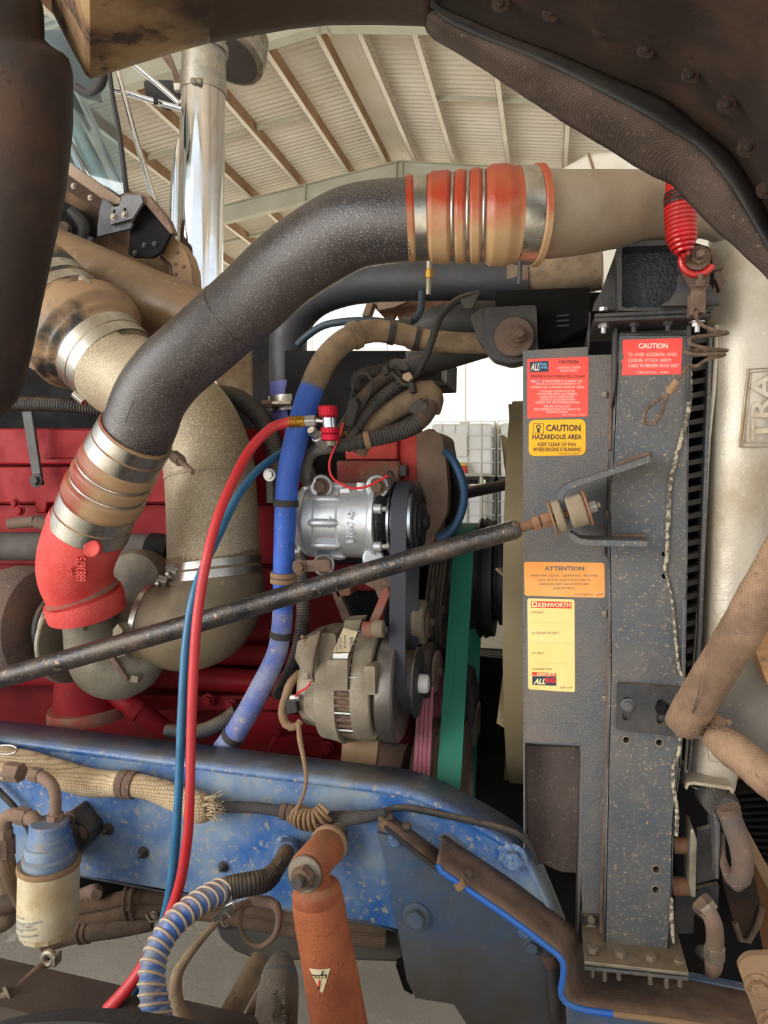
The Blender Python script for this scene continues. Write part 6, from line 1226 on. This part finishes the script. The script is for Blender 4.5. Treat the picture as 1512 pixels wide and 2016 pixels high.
ob(M().lathe((XG0-.01, FY, fz), (1, 0, 0), [(0, .08), (.002, .134), (XG1-XG0+.012, .134), (XG1-XG0+.014, .15), (XG1-XG0+.02, .155), (XG1-XG0+.026, .148), (XG1-XG0+.032, .156), (XG1-XG0+.042, .15), (XG1-XG0+.054, .15), (XG1-XG0+.056, .11), (XG1-XG0+.064, .11), (XG1-XG0+.066, .12), (XG1-XG0+.082, .122), (XG1-XG0+.086, .108), (XG1-XG0+.1, .1), (XG1-XG0+.11, .1)], 64), 'sheave', mat('pulley_dark', '2c2e33', '3a3a3c', sc=6, rough=.4, metal=.4, bump=.03), fanp)
ob(M().lathe((x0+.12, FY, fz), (1, 0, 0), [(0, .098), (.03, .098), (.032, .06), (.06, .06)], 48), 'hub', brown_dust, fanp)
green_m = mat('belt_green', '14735c', '1a8068', sc=4, rough=.5, bump=.04, aniso=(60, 1, 1))
bg_ = tag(belt('green_belt', [(1.62, ckz, .165), (FY, fz, .135)], XG0, XG1, .005, green_m), 'wide green fan drive belt running down to the crank pulley', 'belt')
for i in range(5):
    pass
pink = mat('belt_pink', 'a8606c', '98525e', sc=6, rough=.6, bump=.04); XP0, XP1 = P(812, 1500, 1.47).x, P(846, 1500, 1.47).x
pk = thing('pink_belt', 'faded pink ribbed belt between the alternator pulley and crank pulley', 'belt')
iz = circ3(845, 1340, 1.6, 50)
for i in range(4):
    w4 = (XP1-XP0)/4; belt('rib', [(1.62, ckz, .165), (iz[0], iz[1], .065)], XP0+i*w4+.0006, XP0+(i+1)*w4-.0006, .005, pink, pk)
blk2 = thing('v_belt_set', 'set of thin black V belts behind the green belt', 'belt')
i2 = circ3(848, 1215, 1.68, 50)
for i in range(5):
    x = P(836, 1215, 1.62).x+i*.0085; belt('strand', [(i2[0], i2[1], .07), (1.86, P(850, 1060, 1.86).z, .09)], x, x+.0062, .006, black_rubber, blk2)
for nm, lab, px, py, Y, wd_, rp, mt in (('tensioner', 'grey steel belt tensioner drum beside the dark flat belt', 828, 1225, 1.58, 26, 44, al_dirty), ('idler_pulley', 'black idler pulley with a brown face behind the tensioner drum', 856, 1200, 1.66, 12, 50, black_rubber), ('lower_idler', 'black idler wheel behind the alternator shaft nut', 842, 1322, 1.57, 26, 58, black_rubber)):
    t = thing(nm, lab, 'pulley'); xl(px, py, Y, wd_, rp, mt, 'drum', t, seg=48); xl(px+wd_*.62, py, Y, 6, rp*.7, brown_dust if nm != 'tensioner' else rust_iron, 'face', t, seg=40); xl(px+wd_*.62+7, py, Y, 10, 8, rust_brown, 'axle', t, seg=16)
    if nm == 'tensioner': xl(px-34, py-2, Y, 42, 36, black_steel, 'arm_housing', t); xl(px-58, py-6, Y, 10, 44, dark_plain, 'rear_flange', t)
wpu = thing('water_pump', 'dark cast water pump housing to the front of the green belt', 'pump')
plate('housing', rnd([(902, 1330), (925, 1340), (934, 1380), (934, 1430), (902, 1450)], 6), 1.7, .12, mat('pump_grey', '3a3a38', '4a4640', sc=8, rough=.6, bump=.2), wpu, bev=.006); plate('outlet', [(900, 1400), (940, 1405), (938, 1470), (905, 1480)], 1.72, .1, grey_cast, wpu, bev=.006)
for i in range(4): plate('cap', rect(910, 1348+i*16, 922, 1358+i*16), 1.69, .02, black_rubber, wpu)
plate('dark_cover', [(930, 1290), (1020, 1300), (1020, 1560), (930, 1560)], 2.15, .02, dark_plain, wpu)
# ================================================================== FAN
fan = thing('cooling_fan', 'olive brown ring fan edge seen beside the fan shroud', 'fan')
olive = mat('fan_olive', '7a6c4e', '6c5f44', sc=4, rough=.55, bump=.05)
fx0, fx1 = P(993, 1150, 1.45).x, P(1032, 1150, 1.45).x; fcz = P(1010, 1150, 1.86).z; RF = .47
rows = []
for k_, (dx, r_) in enumerate(((0, RF-.01), (.0, RF), (fx1-fx0, RF), (fx1-fx0, RF-.01))): rows.append([Vector((fx0+dx, FY+r_*math.cos(2*math.pi*i/96), fcz+r_*math.sin(2*math.pi*i/96))) for i in range(97)])
rows.append(rows[0]); ob(M().grid(rows), 'ring', olive, fan)
xh = (fx0+fx1)/2
ob(M().lathe((xh-.03, FY, fcz), (1, 0, 0), [(0, .08), (.005, .1), (.055, .1), (.06, .08)], 40), 'hub', black_steel, fan)
for i in range(9):
    a = 2*math.pi*i/9+.2; rad_ = Vector((0, math.cos(a), math.sin(a))); tan_ = Vector((0, -math.sin(a), math.cos(a))); g_ = []
    for j in range(7):
        r_ = .09+(RF-.095)*j/6; tw = math.radians(52-22*j/6); c = Vector((xh, FY, fcz))+rad_*r_; ch = .045+.02*j/6; d = Vector((1, 0, 0))*math.cos(tw)*.6+tan_*math.sin(tw); g_.append([c-d*ch, c-d*ch*.3+Vector((.004, 0, 0)), c+d*ch*.3+Vector((.004, 0, 0)), c+d*ch])
    ob(M().grid(g_), 'blade', olive, fan, solid=.004, sm=60)
# dark far side of the bay
frl = thing('far_rail', 'dark far chassis rail seen below the fan', 'chassis rail'); ob(M().box((-.7, 2.34, .73), (2.6, .02, .27)).box((-.7, 2.30, .86), (2.6, .08, .01)), 'rail', dark_plain, frl)
ar = thing('far_stay_rod', 'black stay rod on the far side seen through the gap before the totes', 'rod'); tube('rod', [(885, 977, 2.15, 24), (960, 962, 2.13, 22), (1060, 940, 2.1, 22)], black_steel, ar, seg=18)
# ================================================================== CAB CORNER, EXHAUST AND MIRROR ARMS
ex = thing('exhaust_stack', 'tall polished chrome exhaust stack with a band clamp near its top', 'exhaust stack')
YX = 2.36
tube('upper_pipe', [(403, 60, YX, 84), (402, 100, YX, 85), (401, 170, YX, 86)], steel, ex, seg=56)
tube('stack', [(400, 172, YX, 86), (398, 300, YX, 88), (394, 450, YX, 90), (391, 600, YX, 92)], chrome, ex, seg=64, n=20)
tube('top_ring', [(403, 92, YX, 92), (402.6, 104, YX, 92)], steel, ex, seg=56)
band('band_clamp', Path([(401, 150, YX, 88), (400, 190, YX, 88)]), .1, .9, steel, ex, dr=.002)
for x in (381, 392): axhex('clamp_bolt', (x-4, 159, YX-.085), (x+6, 160, YX-.085), 12, steel_dull, ex)
plate('clamp_tab', [(340, 163), (372, 162), (372, 176), (342, 178)], YX-.04, .02, steel, ex)
tube('drain_tube', [(353, 275, YX-.02, 10), (349, 320, YX-.02, 20), (346, 400, YX-.02, 24), (343, 480, YX-.02, 25)], chrome, ex, seg=32)
plate('base_guard', [(366, 500), (378, 520), (380, 575), (396, 590), (394, 610), (366, 610)], YX-.1, .02, steel, ex)
bw = thing('intake_bowl', 'round perforated air cleaner bowl behind the exhaust stack', 'air cleaner')
q = P(455, 104, 2.6); ob(M().lathe(q, (-.25, -.35, -1), [(-.1, .12), (-.04, .135), (0, .142), (.02, .14), (.03, .13), (.032, .12)], 56), 'bowl', steel_dull, bw)
mesh_m = mat('bowl_mesh', '3a332c', '4a4036', sc=200, rough=.7, bump=.8, bsc=300); ob(M().lathe(q+Vector((-.25, -.35, -1)).normalized()*.030, (-.25, -.35, -1), [(0, .121), (.003, .118), (.004, .01)], 48), 'mesh', mesh_m, bw)
ma = thing('mirror_arm', 'chrome tubular mirror arms with a dark mirror back beside the exhaust stack', 'mirror')
for pts in ([(230, 130, 2.3, 11), (262, 255, 2.3, 11), (306, 400, 2.3, 12)], [(258, 122, 2.3, 11), (310, 165, 2.32, 11), (352, 202, 2.34, 11)], [(226, 176, 2.3, 11), (290, 195, 2.32, 11), (356, 214, 2.34, 11)]): tube('arm', pts, chrome, ma, seg=14)
plate('mirror_back', rnd([(282, 158), (340, 157), (352, 176), (350, 200), (312, 206), (288, 196)], 8), 2.42, .05, mat('mirror_black', '25262c', rough=.5, bump=.05), ma, bev=.008)
plate('hanger', [(318, 112), (334, 105), (344, 130), (356, 160), (356, 176), (346, 172), (338, 140)], 2.36, .01, rust_brown, ma); tube('cable_tie', [(306, 190, 2.3, 9), (307, 204, 2.3, 9)], black_rubber, ma, seg=8)
wsn = thing('cab_window', 'blue tinted cab window with black rubber frame beside the hood leg', 'window')
plate('glass', [(70, 20), (140, 50), (214, 140), (236, 260), (248, 378), (228, 388), (130, 315), (70, 250)], 2.05, .006, glass_m, wsn, bev=0)
tube('frame', [(213, 120, 2.03, 9), (222, 190, 2.03, 9), (236, 270, 2.03, 10), (250, 385, 2.03, 10)], black_rubber, wsn, seg=12); tube('frame', [(204, 140, 2.04, 22), (196, 168, 2.05, 22), (176, 185, 2.06, 18), (150, 170, 2.06, 14)], black_rubber, wsn, seg=14)
plate('pillar', [(60, 60), (130, 60), (178, 155), (186, 190), (150, 180), (60, 120)], 2.12, .05, mat('cab_dark', '3c464c', '2c3238', sc=6, rough=.5, bump=.1), wsn)
cpi = thing('window_reflection_pipe', 'polished blue tinted chrome pipe leaning inside the cab window', 'pipe')  # solid pipe added to imitate the stack's reflection in the glass
tube('pipe', [(100, 130, 2.22, 70), (150, 240, 2.2, 72), (222, 400, 2.18, 74)], chrome, cpi, seg=40)
cow = thing('cab_cowl', 'tan dusty cab cowl channel with two small bolts below the window', 'cowl')
YW_ = 1.98
plate('channel_top', [(-520, -130), (-500, -130), (118, 314), (140, 322), (240, 392), (236, 402), (218, 404), (118, 334), (-520, -100)], YW_-.05, .06, tan_paint, cow, bev=.004)
plate('channel_face', [(116, 330), (218, 402), (196, 412), (186, 408), (116, 366)], YW_-.02, .02, hood_tan, cow, bev=.002)
for x, y in ((145, 366), (178, 389)): bolt(x, y, YW_-.02, 12, cow, steel_dull)
plate('firewall', [(-520, 120), (60, 330), (130, 365), (330, 440), (380, 560), (360, 620), (60, 520), (-520, 440)], YW_+.16, .02, mat('firewall_dirt', '6a5238', '3a2c20', sc=7, rough=.85, bump=.3), cow)
plate('arch_panel', rnd([(314, 494), (336, 464), (352, 476), (368, 500), (377, 530), (379, 568), (342, 556), (338, 520), (320, 506)], 4), YW_, .06, tan_dust, cow, bev=.004)
for x, y in ((350, 497), (362, 525), (362, 556), (346, 540), (345, 520)): bolt(x, y, YW_, 8, cow, rust_brown, kind='dome', name='rivet')
tube('inner_rim', [(318, 506, YW_+.02, 8), (336, 524, YW_+.02, 9), (338, 556, YW_+.02, 10)], rust_brown, cow, seg=10)
bkt = thing('cowl_bracket', 'black folded cowl bracket with a grey slotted plate and two bolts', 'bracket')
plate('outer_bracket', [(202, 388), (222, 404), (262, 440), (257, 450), (190, 466), (192, 440), (196, 410)], YW_-.07, .01, mat('bracket_grey', '44464c', '3a3a3e', sc=12, rough=.5, bump=.1), bkt)
plate('slotted_plate', [(219, 409), (234, 405), (241, 384), (277, 383), (281, 398), (261, 430), (217, 442)], YW_-.085, .01, mat('plate_grey', '66666a', '56565a', sc=12, rough=.5, bump=.1), bkt, holes=[slot(225, 412, 428, 5), slot(246, 409, 425, 5)])
for x, y in ((224, 427), (245, 423)): bolt(x, y, YW_-.086, 14, bkt, steel_dull)
plate('side_channel', [(283, 400), (336, 460), (318, 496), (300, 507), (262, 506), (252, 500), (257, 448), (266, 430)], YW_-.04, .012, dark_plain, bkt)
plate('top_channel', [(240, 380), (280, 378), (290, 382), (330, 430), (341, 458), (335, 460), (288, 404), (280, 400)], YW_-.07, .03, rust_brown, bkt)
for x, y in ((284, 483), (305, 480), (266, 498)): bolt(x, y, YW_-.042, 11, bkt, black_steel)
dkb = thing('wiper_motor', 'dark greasy wiper motor assembly under the cowl channel', 'motor')
plate('body', rnd([(118, 392), (150, 408), (170, 440), (165, 470), (118, 452)], 8), YW_+.08, .06, dark_plain, dkb, bev=.008); tube('arm', [(140, 415, YW_+.05, 20), (165, 445, YW_+.05, 22), (160, 475, YW_+.05, 16)], black_rubber, dkb, seg=16); plate('gear', circ(123, 447, 12), YW_+.06, .03, rust_iron, dkb); plate('linkage', [(148, 462), (182, 466), (180, 478), (148, 474)], YW_+.05, .02, black_steel, dkb)
pln = thing('insulation_panel', 'stained cream insulation panel with a black post behind the charge pipe', 'panel')
plate('panel', [(400, 690), (470, 660), (492, 640), (496, 800), (440, 790)], 2.0, .02, mat('stained', 'b8a488', '8a7358', sc=14, rough=.9, bump=.2), pln); plate('post', [(496, 640), (536, 640), (540, 840), (498, 840)], 1.95, .06, black_steel, pln)
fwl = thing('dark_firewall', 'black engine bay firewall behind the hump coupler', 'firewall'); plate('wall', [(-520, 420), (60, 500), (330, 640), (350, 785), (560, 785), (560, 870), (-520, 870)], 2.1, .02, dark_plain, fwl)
# ================================================================== origins: every mesh is re-centred, every thing stands at its base
bpy.context.view_layer.update()
allo = [o for o in COL.objects if o.type in ('MESH', 'EMPTY')]
W = {}
for o in allo:
    if o.type == 'MESH':
        if o.name in LOC: W[o.name] = LOC[o.name]
        else:
            v = o.data.vertices
            lo = Vector((min(x.co[i] for x in v) for i in range(3))); hi = Vector((max(x.co[i] for x in v) for i in range(3)))
            c = (lo+hi)/2; o.data.transform(Matrix.Translation(-c)); W[o.name] = c
for o in allo:
    if o.type == 'EMPTY':
        ch = [c for c in o.children_recursive if c.type == 'MESH']
        pts = []
        for c in ch:
            R = c.matrix_basis.to_3x3() if c.name in LOC else Matrix.Identity(3)
            for k in c.bound_box: pass
            for x in list(c.data.vertices)[::max(1, len(c.data.vertices)//60)]: pts.append(W[c.name]+R @ x.co)
        W[o.name] = Vector(((min(p.x for p in pts)+max(p.x for p in pts))/2, (min(p.y for p in pts)+max(p.y for p in pts))/2, min(p.z for p in pts)))
for o in allo:
    o.location = W[o.name]-(W[o.parent.name] if o.parent else Vector((0, 0, 0)))
